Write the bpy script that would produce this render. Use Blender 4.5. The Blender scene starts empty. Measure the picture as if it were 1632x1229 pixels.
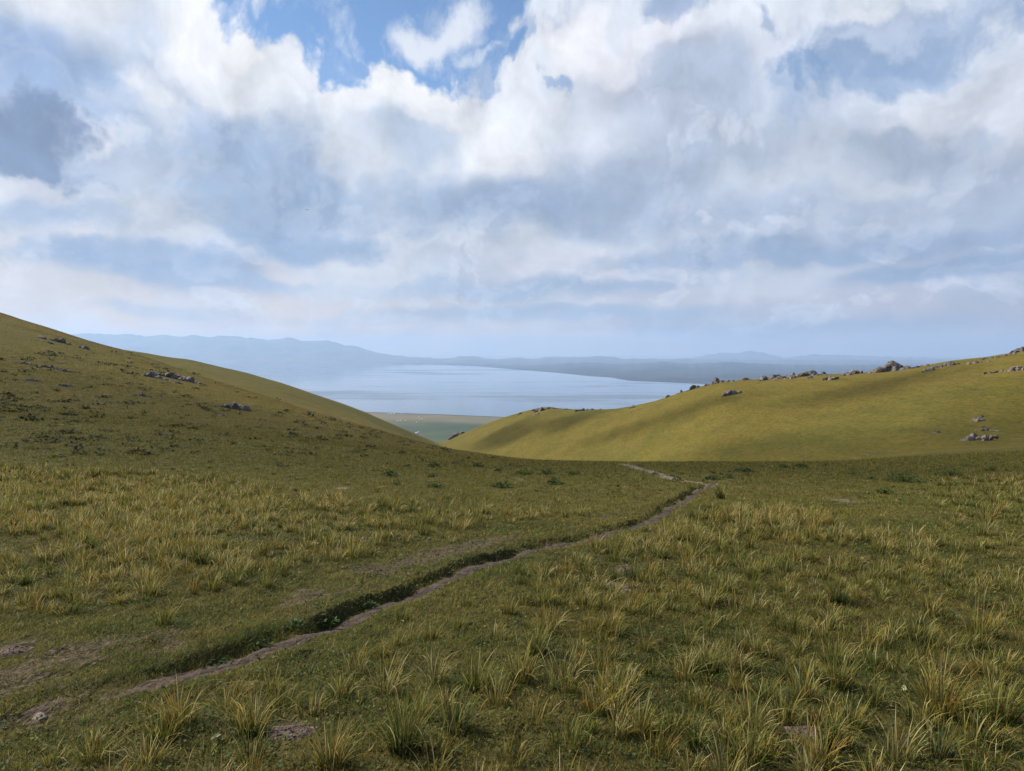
import bpy, math, random
import numpy as np
from math import radians, atan, atan2, cos, sin, pi

# ---------------------------------------------------------------- basics
F = 1179.0            # focal length in photo pixels (photo 1632 wide, 26 mm lens)
UC, VH = 816.0, 563.0 # centre column and horizon row of the photo
EYE = 1.7             # camera height above the turf
scene = bpy.context.scene
COL = scene.collection
rng = np.random.default_rng(7)
random.seed(7)

def lin(r, g, b):
    f = lambda c: (c/255/12.92) if c/255 <= 0.04045 else ((c/255+0.055)/1.055)**2.4
    return (f(r), f(g), f(b), 1.0)

class NT:
    """small helper round a node tree"""
    def __init__(s, tree):
        s.t = tree; s.n = tree.nodes; s.l = tree.links
    def new(s, kind, **kw):
        n = s.n.new(kind)
        for k, v in kw.items(): setattr(n, k, v)
        return n
    def put(s, sock, v):
        if hasattr(v, 'is_output'): s.l.new(v, sock)
        else: sock.default_value = v
    def math(s, op, a, b=0.0, c=0.0, clamp=False):
        n = s.new('ShaderNodeMath', operation=op, use_clamp=clamp)
        s.put(n.inputs[0], a); s.put(n.inputs[1], b)
        if op in ('MULTIPLY_ADD',): s.put(n.inputs[2], c)
        return n.outputs[0]
    def vmath(s, op, a, b=(0, 0, 0)):
        n = s.new('ShaderNodeVectorMath', operation=op)
        s.put(n.inputs[0], a)
        if op == 'SCALE': s.put(n.inputs['Scale'], b)
        elif op not in ('LENGTH', 'NORMALIZE'): s.put(n.inputs[1], b)
        return n.outputs['Value'] if op in ('LENGTH', 'DOT_PRODUCT') else n.outputs['Vector']
    def noise(s, vec, scale, detail=4.0, rough=0.55, lac=2.0, dist=0.0, color=False, dim='3D'):
        n = s.new('ShaderNodeTexNoise', noise_dimensions=dim)
        s.put(n.inputs['Vector'], vec); n.inputs['Scale'].default_value = scale
        n.inputs['Detail'].default_value = detail; n.inputs['Roughness'].default_value = rough
        n.inputs['Lacunarity'].default_value = lac; n.inputs['Distortion'].default_value = dist
        return n.outputs['Color'] if color else n.outputs['Fac']
    def maprange(s, v, a, b, c=0.0, d=1.0, smooth=True):
        n = s.new('ShaderNodeMapRange', interpolation_type='SMOOTHSTEP' if smooth else 'LINEAR')
        s.put(n.inputs[0], v)
        for i, x in ((1, a), (2, b), (3, c), (4, d)): s.put(n.inputs[i], x)
        return n.outputs[0]
    def mix(s, fac, a, b, blend='MIX'):
        n = s.new('ShaderNodeMix', data_type='RGBA', blend_type=blend)
        s.put(n.inputs['Factor'], fac)
        s.put(n.inputs[6], a); s.put(n.inputs[7], b)
        return n.outputs[2]
    def ramp(s, fac, stops, interp='LINEAR'):
        n = s.new('ShaderNodeValToRGB'); s.put(n.inputs[0], fac)
        cr = n.color_ramp; cr.interpolation = interp
        while len(cr.elements) < len(stops): cr.elements.new(0.5)
        for e, (p, c) in zip(cr.elements, stops):
            e.position = p; e.color = c if len(c) == 4 else (*c, 1)
        return n.outputs[0]

scene.view_settings.view_transform = 'Standard'; scene.view_settings.look = 'None'
scene.view_settings.exposure = 0.6; scene.view_settings.gamma = 1.0
scene.view_settings.use_curve_mapping = False
# ---------------------------------------------------------------- camera
cam = bpy.data.cameras.new('camera')
cam.sensor_width = 36.0; cam.sensor_fit = 'HORIZONTAL'
cam.lens = 36.0*F/1632.0
cam.shift_y = -(614.5-VH)/1632.0       # level camera, horizon a little above the middle
cam.clip_start = 0.05; cam.clip_end = 200000.0
camo = bpy.data.objects.new('camera', cam)
camo.location = (0, 0, EYE); camo.rotation_euler = (pi/2, 0, 0)
COL.objects.link(camo); scene.camera = camo

SUN_AZ, SUN_EL = radians(-62), radians(39)     # left of and beyond the view
SUN_DIR = np.array([sin(SUN_AZ)*cos(SUN_EL), cos(SUN_AZ)*cos(SUN_EL), sin(SUN_EL)])
# ---------------------------------------------------------------- sky
def build_world():
    w = bpy.data.worlds.new('World'); scene.world = w; w.use_nodes = True
    w.node_tree.nodes.clear()
    N = NT(w.node_tree)
    out = N.new('ShaderNodeOutputWorld'); bg = N.new('ShaderNodeBackground')
    bg.inputs['Strength'].default_value = 0.066
    sky = N.new('ShaderNodeTexSky', sky_type='NISHITA', sun_disc=False)
    sky.sun_elevation = SUN_EL; sky.sun_rotation = SUN_AZ
    sky.altitude = 3000; sky.air_density = 1.0; sky.dust_density = 0.6; sky.ozone_density = 1.6
    d = N.new('ShaderNodeTexCoord').outputs['Generated']
    sp = N.new('ShaderNodeSeparateXYZ'); N.l.new(d, sp.inputs[0])
    x, y, z = sp.outputs
    az = N.math('ARCTAN2', x, y); el = N.math('ARCSINE', z)
    elp = N.math('MAXIMUM', el, 0.0)
    # cloud texture coordinates: flattened towards the horizon as layers seen edge-on
    tel = N.math('POWER', N.math('ADD', elp, 0.03), 0.58)
    cmb = N.new('ShaderNodeCombineXYZ'); N.l.new(az, cmb.inputs[0]); N.l.new(tel, cmb.inputs[1])
    T = cmb.outputs[0]
    cm2 = N.new('ShaderNodeCombineXYZ'); N.l.new(az, cm2.inputs[0]); N.l.new(el, cm2.inputs[1])
    P0 = cm2.outputs[0]
    flat = N.maprange(elp, 0.0, 0.30, 0.22, 1.0, smooth=False)
    def warp(seed, scale, amp, detail, rough):
        c = N.noise(N.vmath('ADD', T, (seed, seed*1.7, 0)), scale, detail, rough, color=True, dim='2D')
        v = N.vmath('SUBTRACT', c, (0.5, 0.5, 0.5))
        v = N.vmath('SCALE', v, amp)
        m = N.new('ShaderNodeCombineXYZ'); m.inputs[0].default_value = 1; N.l.new(flat, m.inputs[1])
        return N.vmath('MULTIPLY', v, m.outputs[0])
    wb = warp(3.1, 5.0, 0.16, 3.0, 0.55)
    ws = warp(9.4, 13.0, 0.085, 7.0, 0.62)
    PS = N.vmath('ADD', P0, wb)                       # soft
    PC = N.vmath('ADD', N.vmath('ADD', P0, wb), ws)   # crisp
    # puffs: fractal rounded cells
    def puffs(vec):
        vo = N.new('ShaderNodeTexVoronoi', feature='F1', voronoi_dimensions='2D', normalize=False)
        N.put(vo.inputs['Vector'], vec); vo.inputs['Scale'].default_value = 13.0
        vo.inputs['Detail'].default_value = 3.0; vo.inputs['Roughness'].default_value = 0.58
        vo.inputs['Lacunarity'].default_value = 2.2
        return vo.outputs['Distance']
    Tw = N.vmath('ADD', N.vmath('ADD', T, N.vmath('SCALE', wb, 0.5)), N.vmath('SCALE', ws, 0.25))
    S0 = puffs(Tw)
    S1 = puffs(N.vmath('ADD', Tw, (-0.022, 0.026, 0.0)))
    S = N.math('SUBTRACT', 0.75, S0)
    relief = N.math('SUBTRACT', S1, S0)               # lobes lit on the side of the sun
    fb0 = N.noise(Tw, 6.0, 6, 0.6, dim='2D'); fb1 = N.noise(N.vmath('ADD', Tw, (-0.03, 0.035, 0)), 6.0, 6, 0.6, dim='2D')
    relief2 = N.math('SUBTRACT', fb0, fb1)

    state = {}
    def ang(u, v):
        a = atan((u-UC)/F); return a, atan((VH-v)/F*cos(a))
    def chain(P):
        # makes each layer wait for the one before it, which keeps the shader's memory use low
        if not hasattr(state.get('c'), 'is_output'): return P
        n = N.new('ShaderNodeVectorMath', operation='MULTIPLY_ADD')
        N.l.new(state['c'], n.inputs[0]); n.inputs[1].default_value = (1e-9,)*3; N.l.new(P, n.inputs[2])
        return n.outputs[0]
    def field(b, P, puff):
        u, v, ru, rv, rot = b
        a, e = ang(u, v)
        m = N.new('ShaderNodeMapping', vector_type='TEXTURE'); N.l.new(chain(P), m.inputs['Vector'])
        m.inputs['Location'].default_value = (a, e, 0)
        m.inputs['Rotation'].default_value = (0, 0, radians(rot))
        ca = cos(a)
        m.inputs['Scale'].default_value = (ru/F*ca*ca, rv/F*ca, 1)
        r = N.vmath('LENGTH', m.outputs[0])
        if puff: r = N.math('MULTIPLY_ADD', S, puff, r)
        return r
    def paint(u, v, ru, rv, rot, col, soft=0.6, op=1.0, crisp=False, puff=0.0):
        r = field((u, v, ru, rv, rot), PC if crisp else PS, -puff)
        al = N.maprange(r, max(0.0, 1-soft), 1+soft, op, 0.0)
        state['c'] = N.mix(al, state['c'], lin(*col))

    # ground layer: veil that is greyer on the right, pinkish white low on the left
    hor = N.maprange(az, -0.45, 0.5, 0.0, 1.0)
    lowc = N.mix(hor, lin(250, 222, 192), lin(200, 192, 198))
    midc = N.mix(hor, lin(206, 212, 224), lin(184, 195, 214))
    topc = N.mix(hor, lin(226, 232, 243), lin(205, 216, 234))
    c = N.mix(N.maprange(elp, 0.01, 0.13), lowc, midc)
    state['c'] = N.mix(N.maprange(elp, 0.14, 0.30), c, topc)
    # fractal breakup of the veil
    fb = N.noise(N.vmath('ADD', T, wb), 4.2, 4, 0.55, dim='2D')
    state['c'] = N.mix(N.maprange(fb, 0.50, 0.72, 0, 0.55), state['c'], lin(172, 187, 212))
    state['c'] = N.mix(N.maprange(fb, 0.48, 0.30, 0, 0.5), state['c'], lin(236, 239, 245))
    #PAINT
    for b in SOFT: paint(*b)
    for b in CRISP: paint(*b, crisp=True)
    for b in DARK[:-1]: paint(*b, crisp=True, puff=0.6)
    # banks of cumulus: bright sunward rims round greyer hearts
    k = N.maprange(elp, 0.02, 0.25, 0.45, 1.0)
    for seed, scl, thr, amt, low in LAYERS:
        v = N.vmath('ADD', Tw, (seed, seed*.7, 0))
        f = N.noise(v, scl, 5, 0.58, dim='2D')
        f = N.math('MULTIPLY_ADD', S, 0.16, f)
        al = N.maprange(f, thr, thr+0.075); core = N.maprange(f, thr+0.02, thr+0.20)
        kk = N.maprange(elp, 0.20, 0.10) if low else k
        if low: kk = N.math('MULTIPLY', kk, N.maprange(elp, 0.012, 0.05))
        rim = N.math('MULTIPLY', N.math('MULTIPLY', al, N.math('SUBTRACT', 1.0, core)), N.math('MULTIPLY', kk, amt))
        state['c'] = N.mix(rim, state['c'], lin(246, 246, 250))
        state['c'] = N.mix(N.math('MULTIPLY', N.math('MULTIPLY', al, core), N.math('MULTIPLY', kk, amt*.62)), state['c'], lin(160, 182, 207))
    for b in DARK[:-1]: paint(*b[:-1], b[-1]*.85, crisp=True, puff=0.6)
    paint(*DARK[-1], crisp=True, puff=0.8)
    lit = N.math('MULTIPLY_ADD', N.math('MULTIPLY', relief, k), 0.15, 0.985)
    lit = N.math('MULTIPLY_ADD', N.math('MULTIPLY', relief2, k), 0.5, lit)
    cm = N.new('ShaderNodeCombineXYZ')
    for i in range(3): N.l.new(lit, cm.inputs[i])
    state['c'] = N.mix(1.0, state['c'], cm.outputs[0], 'MULTIPLY')
    # blue gaps
    blue = N.mix(1.0, sky.outputs[0], (0.1*BLUE[0], 0.1*BLUE[1], 0.1*BLUE[2], 1), 'MULTIPLY')
    wis = N.noise(Tw, 9.0, 6, 0.66, dim='2D')
    gap = None
    for (u, v, ru, rv, rot, soft, op) in GAPS:
        r = field((u, v, ru, rv, rot), PC, 0.5)
        r = N.math('MULTIPLY_ADD', N.math('SUBTRACT', wis, .5), soft*2.2, r)
        al = N.maprange(r, max(0.0, 1-soft), 1+soft, op, 0.0)
        gap = al if gap is None else N.math('MAXIMUM', gap, al)
    gap = N.math('MULTIPLY', gap, N.maprange(wis, 0.50, 0.72, 1.0, 0.55))
    state['c'] = N.mix(gap, state['c'], blue)
    for b in FRONT: paint(*b, crisp=True)
    # the sky behind the photographer: plain broken cloud, a little darker overhead
    back = N.maprange(y, 0.25, -0.35)
    ov = N.math('MAXIMUM', back, N.maprange(el, 0.50, 0.72))
    bc = N.mix(N.maprange(N.noise(d, 2.5, 3, 0.55), 0.42, 0.68), lin(70, 105, 165), lin(170, 182, 204))
    bc = N.mix(N.maprange(el, -0.005, -0.06), bc, lin(110, 115, 110))
    bg2 = N.new('ShaderNodeBackground'); bg2.inputs['Strength'].default_value = 0.066
    N.l.new(N.vmath('SCALE', state['c'], 10.0), bg.inputs['Color'])
    N.l.new(N.vmath('SCALE', bc, 10.0), bg2.inputs['Color'])
    ms = N.new('ShaderNodeMixShader')
    ov = N.math('MAXIMUM', ov, N.maprange(el, -0.01, -0.03))
    N.l.new(ov, ms.inputs[0]); N.l.new(bg.outputs[0], ms.inputs[1]); N.l.new(bg2.outputs[0], ms.inputs[2])
    N.l.new(ms.outputs[0], out.inputs[0])
    w.cycles.sampling_method = 'MANUAL'; w.cycles.sample_map_resolution = 512

W_ = (240, 243, 250)
BLUE = (1.45, 1.6, 1.62)
# u, v, ru, rv, rotation, colour, softness, opacity   (directions given as photo columns and rows)
SOFT = [
 (190, 90, 330, 180, 0, (238, 242, 249), .5, .85),
 (640, 200, 260, 130, 0, (236, 240, 248), .5, .85),
 (980, 100, 230, 140, 0, (228, 234, 246), .5, .8),
 (1180, 70, 170, 100, 0, (222, 229, 242), .5, .8),
 (1540, 220, 260, 90, 8, (222, 226, 237), .5, .8),
 (60, 120, 170, 85, -12, (152, 176, 214), .6, .95),
 (225, 55, 60, 50, 0, (203, 217, 239), .7, .7),
 (120, 250, 150, 60, 0, (170, 186, 214), .7, .7),
 (400, 250, 190, 95, -28, (170, 187, 214), .6, .95),
 (480, 335, 190, 60, -12, (148, 169, 201), .55, .9),
 (640, 215, 70, 40, 0, (196, 211, 232), .7, .7),
 (830, 320, 230, 45, 3, (160, 176, 203), .6, .85),
 (1080, 165, 130, 62, -6, (183, 193, 214), .55, .9),
 (1060, 270, 200, 60, 0, (178, 189, 210), .6, .8),
 (1450, 230, 95, 30, -5, (176, 185, 205), .5, .85),
 (1590, 270, 130, 30, -5, (170, 181, 204), .6, .8),
 (1230, 300, 150, 50, 0, (196, 208, 228), .6, .6),
 (1320, 395, 340, 24, 2, (153, 171, 202), .6, .85),
 (1530, 428, 230, 18, 4, (150, 168, 200), .6, .8),
 (1120, 350, 220, 25, 2, (168, 183, 209), .6, .8),
 (230, 412, 180, 26, 2, (152, 171, 205), .55, .9),
 (330, 440, 180, 18, 0, (164, 182, 211), .6, .8),
 (90, 350, 140, 25, 0, (182, 199, 226), .6, .8),
 (780, 460, 260, 26, 0, (164, 180, 206), .6, .75),
 (600, 420, 110, 60, 0, (212, 219, 231), .5, .8),
 (850, 505, 330, 14, 1, (160, 179, 204), .6, .7),
 (1250, 520, 330, 16, 1, (158, 174, 202), .6, .7),
 (1000, 450, 160, 14, 0, (158, 176, 206), .6, .7),
 (240, 500, 90, 12, 0, (180, 194, 214), .6, .7),
]
CRISP = [
 (240, 165, 62, 40, -25, (244, 245, 250), .45, .85),
 (350, 70, 70, 90, 0, (246, 247, 252), .5, .8),
 (420, 140, 55, 55, 0, (240, 244, 250), .5, .7),
 (432, 65, 42, 26, 0, (252, 253, 255), .35, .95),
 (640, 110, 80, 60, 0, (247, 248, 252), .4, .9),
 (560, 150, 60, 40, 0, (246, 247, 252), .45, .8),
 (760, 200, 70, 50, 0, (242, 244, 250), .5, .7),
 (790, 225, 50, 45, 0, (243, 244, 250), .5, .7),
 (935, 60, 35, 50, -20, (249, 249, 254), .45, .9),
 (1010, 85, 90, 32, 10, (240, 241, 250), .5, .8),
 (1180, 40, 100, 42, 10, (230, 235, 246), .5, .8),
 (830, 130, 50, 70, 0, (236, 241, 249), .5, .8),
 (300, 268, 12, 28, 20, (238, 240, 247), .85, 0.72),
 (530, 245, 29, 38, 0, (235, 239, 246), .85, 0.64),
 (30, 165, 25, 18, 0, (222, 229, 243), .85, 0.68),
 (172, 232, 34, 26, 0, (232, 234, 243), .5, .8),
 (50, 305, 80, 18, 0, (222, 222, 232), .85, 0.59),
 (140, 380, 55, 21, 4, (233, 228, 232), .85, 0.72),
 (15, 390, 34, 11, 0, (228, 224, 230), .85, 0.68),
 (25, 450, 46, 25, 0, (226, 221, 226), .85, 0.68),
 (300, 478, 103, 9, 2, (222, 217, 223), .85, 0.64),
 (590, 390, 63, 45, 25, (232, 233, 239), .85, 0.72),
 (455, 430, 63, 28, -12, (232, 227, 229), .85, 0.72),
 (640, 452, 46, 18, 0, (228, 226, 231), .85, 0.68),
 (600, 330, 12, 22, 0, (228, 231, 239), .85, 0.68),
 (880, 415, 92, 22, 10, (224, 224, 232), .85, 0.68),
 (980, 437, 46, 8, 0, (226, 222, 230), .85, 0.68),
 (1060, 415, 48, 11, 0, (224, 223, 233), .85, 0.68),
 (940, 480, 39, 10, 0, (226, 219, 225), .85, 0.72),
 (1190, 385, 28, 10, 0, (222, 230, 242), .85, 0.68),
 (1210, 440, 138, 18, 0, (208, 215, 229), .85, 0.68),
 (1180, 310, 69, 28, 0, (205, 215, 231), .85, 0.68),
 (1290, 285, 90, 28, 0, (212, 219, 232), .5, .7),
 (1560, 455, 126, 9, -3, (204, 210, 226), .85, 0.64),
 (1300, 500, 46, 9, 0, (200, 207, 223), .85, 0.59),
 (1150, 495, 34, 10, 0, (202, 209, 224), .85, 0.59),
]
GAPS = [
 (610, 0, 250, 72, 0, .22, 1.0),
 (545, 85, 42, 50, -10, .25, .95),
 (750, 62, 85, 46, -10, .22, 1.0),
 (905, 138, 12, 9, 0, .6, .6),
 (840, 60, 30, 20, 0, .4, .6),
 (1085, 25, 35, 25, 0, .5, .6),
 (1420, 104, 135, 34, 14, .6, .68),
 (1530, 34, 160, 32, 0, .65, .65),
 (1330, 130, 60, 40, 0, .4, .8),
 (1240, 60, 22, 18, 0, .5, .5),
 (1280, 165, 30, 40, 30, .5, .45),
]
FRONT = [
 (705, 24, 46, 30, 0, (232, 238, 249), .5, .95),
 (755, 74, 18, 10, 0, (222, 231, 246), .6, .6),
 (1420, 50, 40, 12, 12, (205, 217, 238), .7, .6),
 (1540, 15, 55, 22, 0, (196, 211, 236), .7, .55),
 (1610, 95, 24, 12, 0, (210, 220, 238), .7, .6),
 (1490, 105, 60, 12, 0, (190, 208, 236), .8, .45),
]
DARK = [
 (60, 120, 150, 60, -12, (160, 184, 222), .7, .6),
 (390, 285, 175, 78, -28, (160, 182, 213), .6, .72),
 (490, 368, 130, 34, -6, (148, 172, 205), .6, .75),
 (640, 300, 90, 40, 0, (168, 187, 214), .7, .5),
 (665, 215, 50, 30, 0, (186, 202, 225), .7, .5),
 (830, 330, 190, 30, 2, (156, 176, 206), .6, .75),
 (1010, 305, 150, 40, 0, (174, 189, 213), .7, .6),
 (1085, 170, 110, 46, -6, (184, 197, 220), .55, .75),
 (1300, 200, 90, 30, 0, (192, 204, 224), .7, .5),
 (1450, 235, 110, 26, -5, (178, 191, 213), .5, .75),
 (1500, 315, 240, 48, 0, (176, 190, 213), .7, .6),
 (1280, 395, 320, 20, 2, (156, 176, 206), .6, .75),
 (1530, 426, 220, 16, 3, (152, 172, 204), .6, .75),
 (110, 350, 130, 22, 0, (172, 190, 218), .7, .6),
 (220, 412, 170, 20, 2, (156, 178, 211), .6, .75),
 (340, 442, 150, 13, 0, (166, 187, 216), .7, .6),
 (790, 462, 170, 20, 0, (166, 186, 212), .6, .6),
 (900, 500, 260, 10, 1, (166, 186, 210), .6, .5),
 (66, 232, 122, 54, -14, (124, 144, 178), .34, .93),
]
LAYERS = [(2.3, 3.4, .535, .34, False), (11.9, 6.5, .57, .20, False), (23.1, 4.6, .57, .28, False), (31.7, 7.5, .54, .36, True), (43.3, 11.0, .56, .32, True)]
# ---------------------------------------------------------------- numeric helpers
def _hash(ix, iy, seed):
    h = (ix.astype(np.int64)*374761393 + iy.astype(np.int64)*668265263 + seed*974634777) & 0xFFFFFFFF
    h = ((h ^ (h >> 13))*1274126177) & 0xFFFFFFFF
    h = h ^ (h >> 16)
    return (h & 0xFFFFFF)/float(0xFFFFFF)
def vnoise(x, y, seed=0):
    x = np.asarray(x, float); y = np.asarray(y, float)
    ix = np.floor(x); iy = np.floor(y); fx = x-ix; fy = y-iy
    fx = fx*fx*fx*(fx*(fx*6-15)+10); fy = fy*fy*fy*(fy*(fy*6-15)+10)
    a = _hash(ix, iy, seed); b = _hash(ix+1, iy, seed); c = _hash(ix, iy+1, seed); d = _hash(ix+1, iy+1, seed)
    return (a*(1-fx)+b*fx)*(1-fy) + (c*(1-fx)+d*fx)*fy
def fbm(x, y, seed=0, octv=4, gain=0.5):
    s = 0; a = 1; t = 0
    for i in range(octv):
        s = s + a*vnoise(x*2**i+i*17.3, y*2**i-i*9.1, seed+i); t += a; a *= gain
    return s/t
def sstep(a, b, x):
    t = np.clip((x-a)/(b-a), 0, 1); return t*t*(3-2*t)
def pchip_rows(X, Y, xq):
    """monotone cubic through knots: X, Y (cols, K), xq (Q) -> (cols, Q)"""
    h = np.diff(X, axis=1); dl = np.diff(Y, axis=1)/h
    m = np.zeros_like(Y)
    w1 = 2*h[:, 1:]+h[:, :-1]; w2 = h[:, 1:]+2*h[:, :-1]
    ok = dl[:, :-1]*dl[:, 1:] > 0
    with np.errstate(divide='ignore', invalid='ignore'):
        mm = (w1+w2)/(w1/dl[:, :-1]+w2/dl[:, 1:])
    m[:, 1:-1] = np.where(ok, mm, 0); m[:, 0] = dl[:, 0]; m[:, -1] = dl[:, -1]
    out = np.empty((X.shape[0], len(xq)))
    for i in range(X.shape[0]):
        k = np.clip(np.searchsorted(X[i], xq)-1, 0, X.shape[1]-2)
        hh = h[i, k]; t = np.clip((xq-X[i, k])/hh, 0, 1)
        t2 = t*t; t3 = t2*t
        out[i] = (2*t3-3*t2+1)*Y[i, k]+(t3-2*t2+t)*hh*m[i, k]+(-2*t3+3*t2)*Y[i, k+1]+(t3-t2)*hh*m[i, k+1]
    return out
def gsmooth(a, s):
    n = int(3*s)+1; k = np.exp(-0.5*(np.arange(-n, n+1)/s)**2); k /= k.sum()
    return np.convolve(np.pad(a, n, mode='edge'), k, mode='valid')

# ---------------------------------------------------------------- the lie of the land
# Every line of section is a column of the photo; knots are (distance, row).
UT = np.arange(-1600., 3205., 5.)
def curve(pts, sm=3.0):
    p = np.array(pts, float); return gsmooth(np.interp(UT, p[:, 0], p[:, 1]), sm)
RIDGE_NEAR = [(-1600, 190), (-900, 260), (-300, 405), (0, 498), (75, 522), (140, 543), (207, 560.5), (276, 585), (345, 608.5),
    (450, 640), (510, 661), (593, 682), (660, 702), (731, 718.5), (780, 726), (827, 732), (900, 736), (1000, 737.5), (1200, 737.5), (1300, 737),
    (1380, 734), (1450, 729), (1632, 716), (1900, 690), (2400, 640), (3200, 560)]
Y_NEAR = [(-1600, 190), (-900, 170), (-300, 150), (0, 130), (207, 118), (345, 104), (450, 93), (510, 85), (593, 75), (731, 55), (827, 43),
    (1000, 36), (1200, 36), (1300, 38), (1450, 43), (1632, 46), (1900, 48), (3200, 50)]
RIDGE_FAR = [(-1600, 330), (-900, 420), (0, 537), (150, 553), (207, 560.5), (303, 575.5), (400, 596.5), (450, 610), (510, 631), (579, 656), (638, 680.5),
    (676, 697), (700, 706.5), (712, 702), (739, 690), (770, 678), (805, 665.5), (830, 658.5), (850, 652.5), (871, 649.5), (890, 651.5), (925, 652), (962, 652),
    (985, 651), (1003, 649), (1045, 639.5), (1067, 632), (1086, 626), (1114, 617.5), (1150, 608), (1217, 604), (1301, 598.5), (1402, 592.5), (1443, 588.5),
    (1463, 584), (1517, 575), (1571, 569.5), (1600, 564), (1632, 559), (1900, 505), (2400, 430), (3200, 350)]
Y_FAR = [(-1600, 300), (-900, 300), (207, 300), (400, 340), (579, 385), (676, 412), (700, 420), (739, 388), (805, 332), (871, 282), (962, 236),
    (1045, 204), (1150, 174), (1301, 155), (1463, 139), (1632, 124), (1900, 116), (3200, 120)]
V_VAL = [(-1600, 330), (-300, 470), (0, 560), (207, 620), (400, 660), (593, 710), (660, 735), (700, 752), (870, 782), (1000, 792), (1150, 772), (1300, 756),
    (1380, 738), (1450, 723.5), (1632, 706), (1900, 670), (2400, 610), (3200, 520)]
Y_VAL = [(-1600, 240), (0, 200), (400, 170), (600, 150), (700, 150), (870, 128), (1000, 82), (1150, 62), (1300, 56), (1450, 56), (1632, 60), (1900, 64), (3200, 70)]
SHORE = [(-1600, 4300), (300, 4150), (590, 3785), (700, 3660), (800, 3500), (1100, 3150), (3200, 2700)]
LQ = np.linspace(math.log(2.0), math.log(7000.), 1500)
def _build_table():
    c = lambda p, s=3.0: curve(p, s)
    vb, yb, v4, y4, v3, y3, ys = c(RIDGE_NEAR), c(Y_NEAR, 8), c(RIDGE_FAR, 1.0), c(Y_FAR, 4), c(V_VAL, 8), c(Y_VAL, 8), c(SHORE, 8)
    K = []; one = np.ones_like(UT)
    for y in (2.0, 2.6, 3.4, 4.5, 6, 8, 10.5, 14, 18):
        K.append((y*one, (EYE+0.1*y)/y*one))
    to_s = lambda v: (v-VH)/F
    K.append((yb, to_s(vb))); K.append((y3, to_s(v3))); K.append((y4, to_s(v4)))
    K.append((y4*1.7, np.maximum(to_s(v4)+0.035, 0.02)))
    K.append((1500*one, (EYE+262)/1500*one))
    K.append((2300*one, (EYE+291)/2300*one)); K.append((2800*one+(ys-3600)*.5, (EYE+297.0)/(2800+(ys-3600)*.5)))
    K.append((ys, (EYE+300)/ys)); K.append((ys+900, (EYE+306)/(ys+900))); K.append((7000*one, (EYE+330)/7000*one))
    X = np.log(np.array([k[0] for k in K]).T); S = np.array([k[1] for k in K]).T
    return pchip_rows(X, S, LQ)
STAB = _build_table()
def base_h(x, y):
    x = np.asarray(x, float); y = np.asarray(y, float)
    yy = np.maximum(y, 2.0)
    u = np.clip(UC+F*x/yy, UT[0], UT[-1]-1e-6); l = np.clip(np.log(yy), LQ[0], LQ[-1]-1e-9)
    fu = (u-UT[0])/5.0; fl = (l-LQ[0])/(LQ[1]-LQ[0])
    iu = np.clip(fu.astype(int), 0, len(UT)-2); il = np.clip(fl.astype(int), 0, len(LQ)-2); du = fu-iu; dl = fl-il
    s = (STAB[iu, il]*(1-du)+STAB[iu+1, il]*du)*(1-dl)+(STAB[iu, il+1]*(1-du)+STAB[iu+1, il+1]*du)*dl
    z = EYE-s*yy
    return np.where(y < 2.0, -0.1*y, z)
def px(u, v, ymax=6000.):
    """where the line of sight through a photo pixel meets the land"""
    ys = np.exp(np.linspace(math.log(2.2), math.log(ymax), 6000))
    xs = ys*(u-UC)/F; zs = base_h(xs, ys)
    ray = EYE-ys*(v-VH)/F
    k = np.nonzero(ray <= zs)[0]
    i = k[0] if len(k) else len(ys)-1
    return float(xs[i]), float(ys[i])
# the trail and its side tracks
TRAIL_PX = [(-160, 1195), (-40, 1168), (60, 1140), (130, 1112), (200, 1095), (300, 1068), (400, 1038), (480, 1010), (560, 980), (640, 948), (720, 915),
    (800, 887), (880, 868), (950, 854), (1000, 839), (1040, 825), (1070, 808), (1090, 795), (1108, 783), (1122, 776), (1138, 771)]
SIDE_PX = [[(1250, 781), (1190, 776), (1150, 773), (1120, 771), (1085, 766), (1060, 760), (1040, 753), (1015, 746), (992, 740)]]
TRAIL = np.array([px(u, v) for u, v in TRAIL_PX])
SIDES = [np.array([px(u, v) for u, v in s]) for s in SIDE_PX]
def densify(P, n=30):
    # Catmull-Rom through the points
    Q = np.vstack([2*P[0]-P[1], P, 2*P[-1]-P[-2]]); out = []
    for i in range(1, len(Q)-2):
        t = np.linspace(0, 1, n, endpoint=False)[:, None]
        p0, p1, p2, p3 = Q[i-1], Q[i], Q[i+1], Q[i+2]
        out.append(0.5*((2*p1)+(-p0+p2)*t+(2*p0-5*p1+4*p2-p3)*t*t+(-p0+3*p1-3*p2+p3)*t**3))
    out.append(P[-1:]); return np.vstack(out)
TRAILD = densify(TRAIL, 24); SIDED = [densify(s, 12) for s in SIDES]
def polydist(x, y, P):
    """signed distance (left of travel +) and parameter 0..1 along P"""
    x = np.ravel(x); y = np.ravel(y)
    best = np.full(x.shape, 1e9); sd = np.zeros(x.shape); tt = np.zeros(x.shape)
    n = len(P)-1
    for i in range(n):
        a = P[i]; d = P[i+1]-a; L2 = d@d
        t = np.clip(((x-a[0])*d[0]+(y-a[1])*d[1])/L2, 0, 1)
        dx = x-a[0]-t*d[0]; dy = y-a[1]-t*d[1]; r = dx*dx+dy*dy
        m = r < best
        best = np.where(m, r, best); sg = np.sign(d[0]*(y-a[1])-d[1]*(x-a[0]))
        sd = np.where(m, sg*np.sqrt(r), sd); tt = np.where(m, (i+t)/n, tt)
    return sd, tt
DEPTH_T = np.array([[0, .10], [.18, .12], [.25, .45], [.32, .85], [.5, .95], [.58, .75], [.64, .45], [.68, .45], [.72, .7], [.85, .9], [.93, .8], [.97, .3], [1, .05]])
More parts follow.
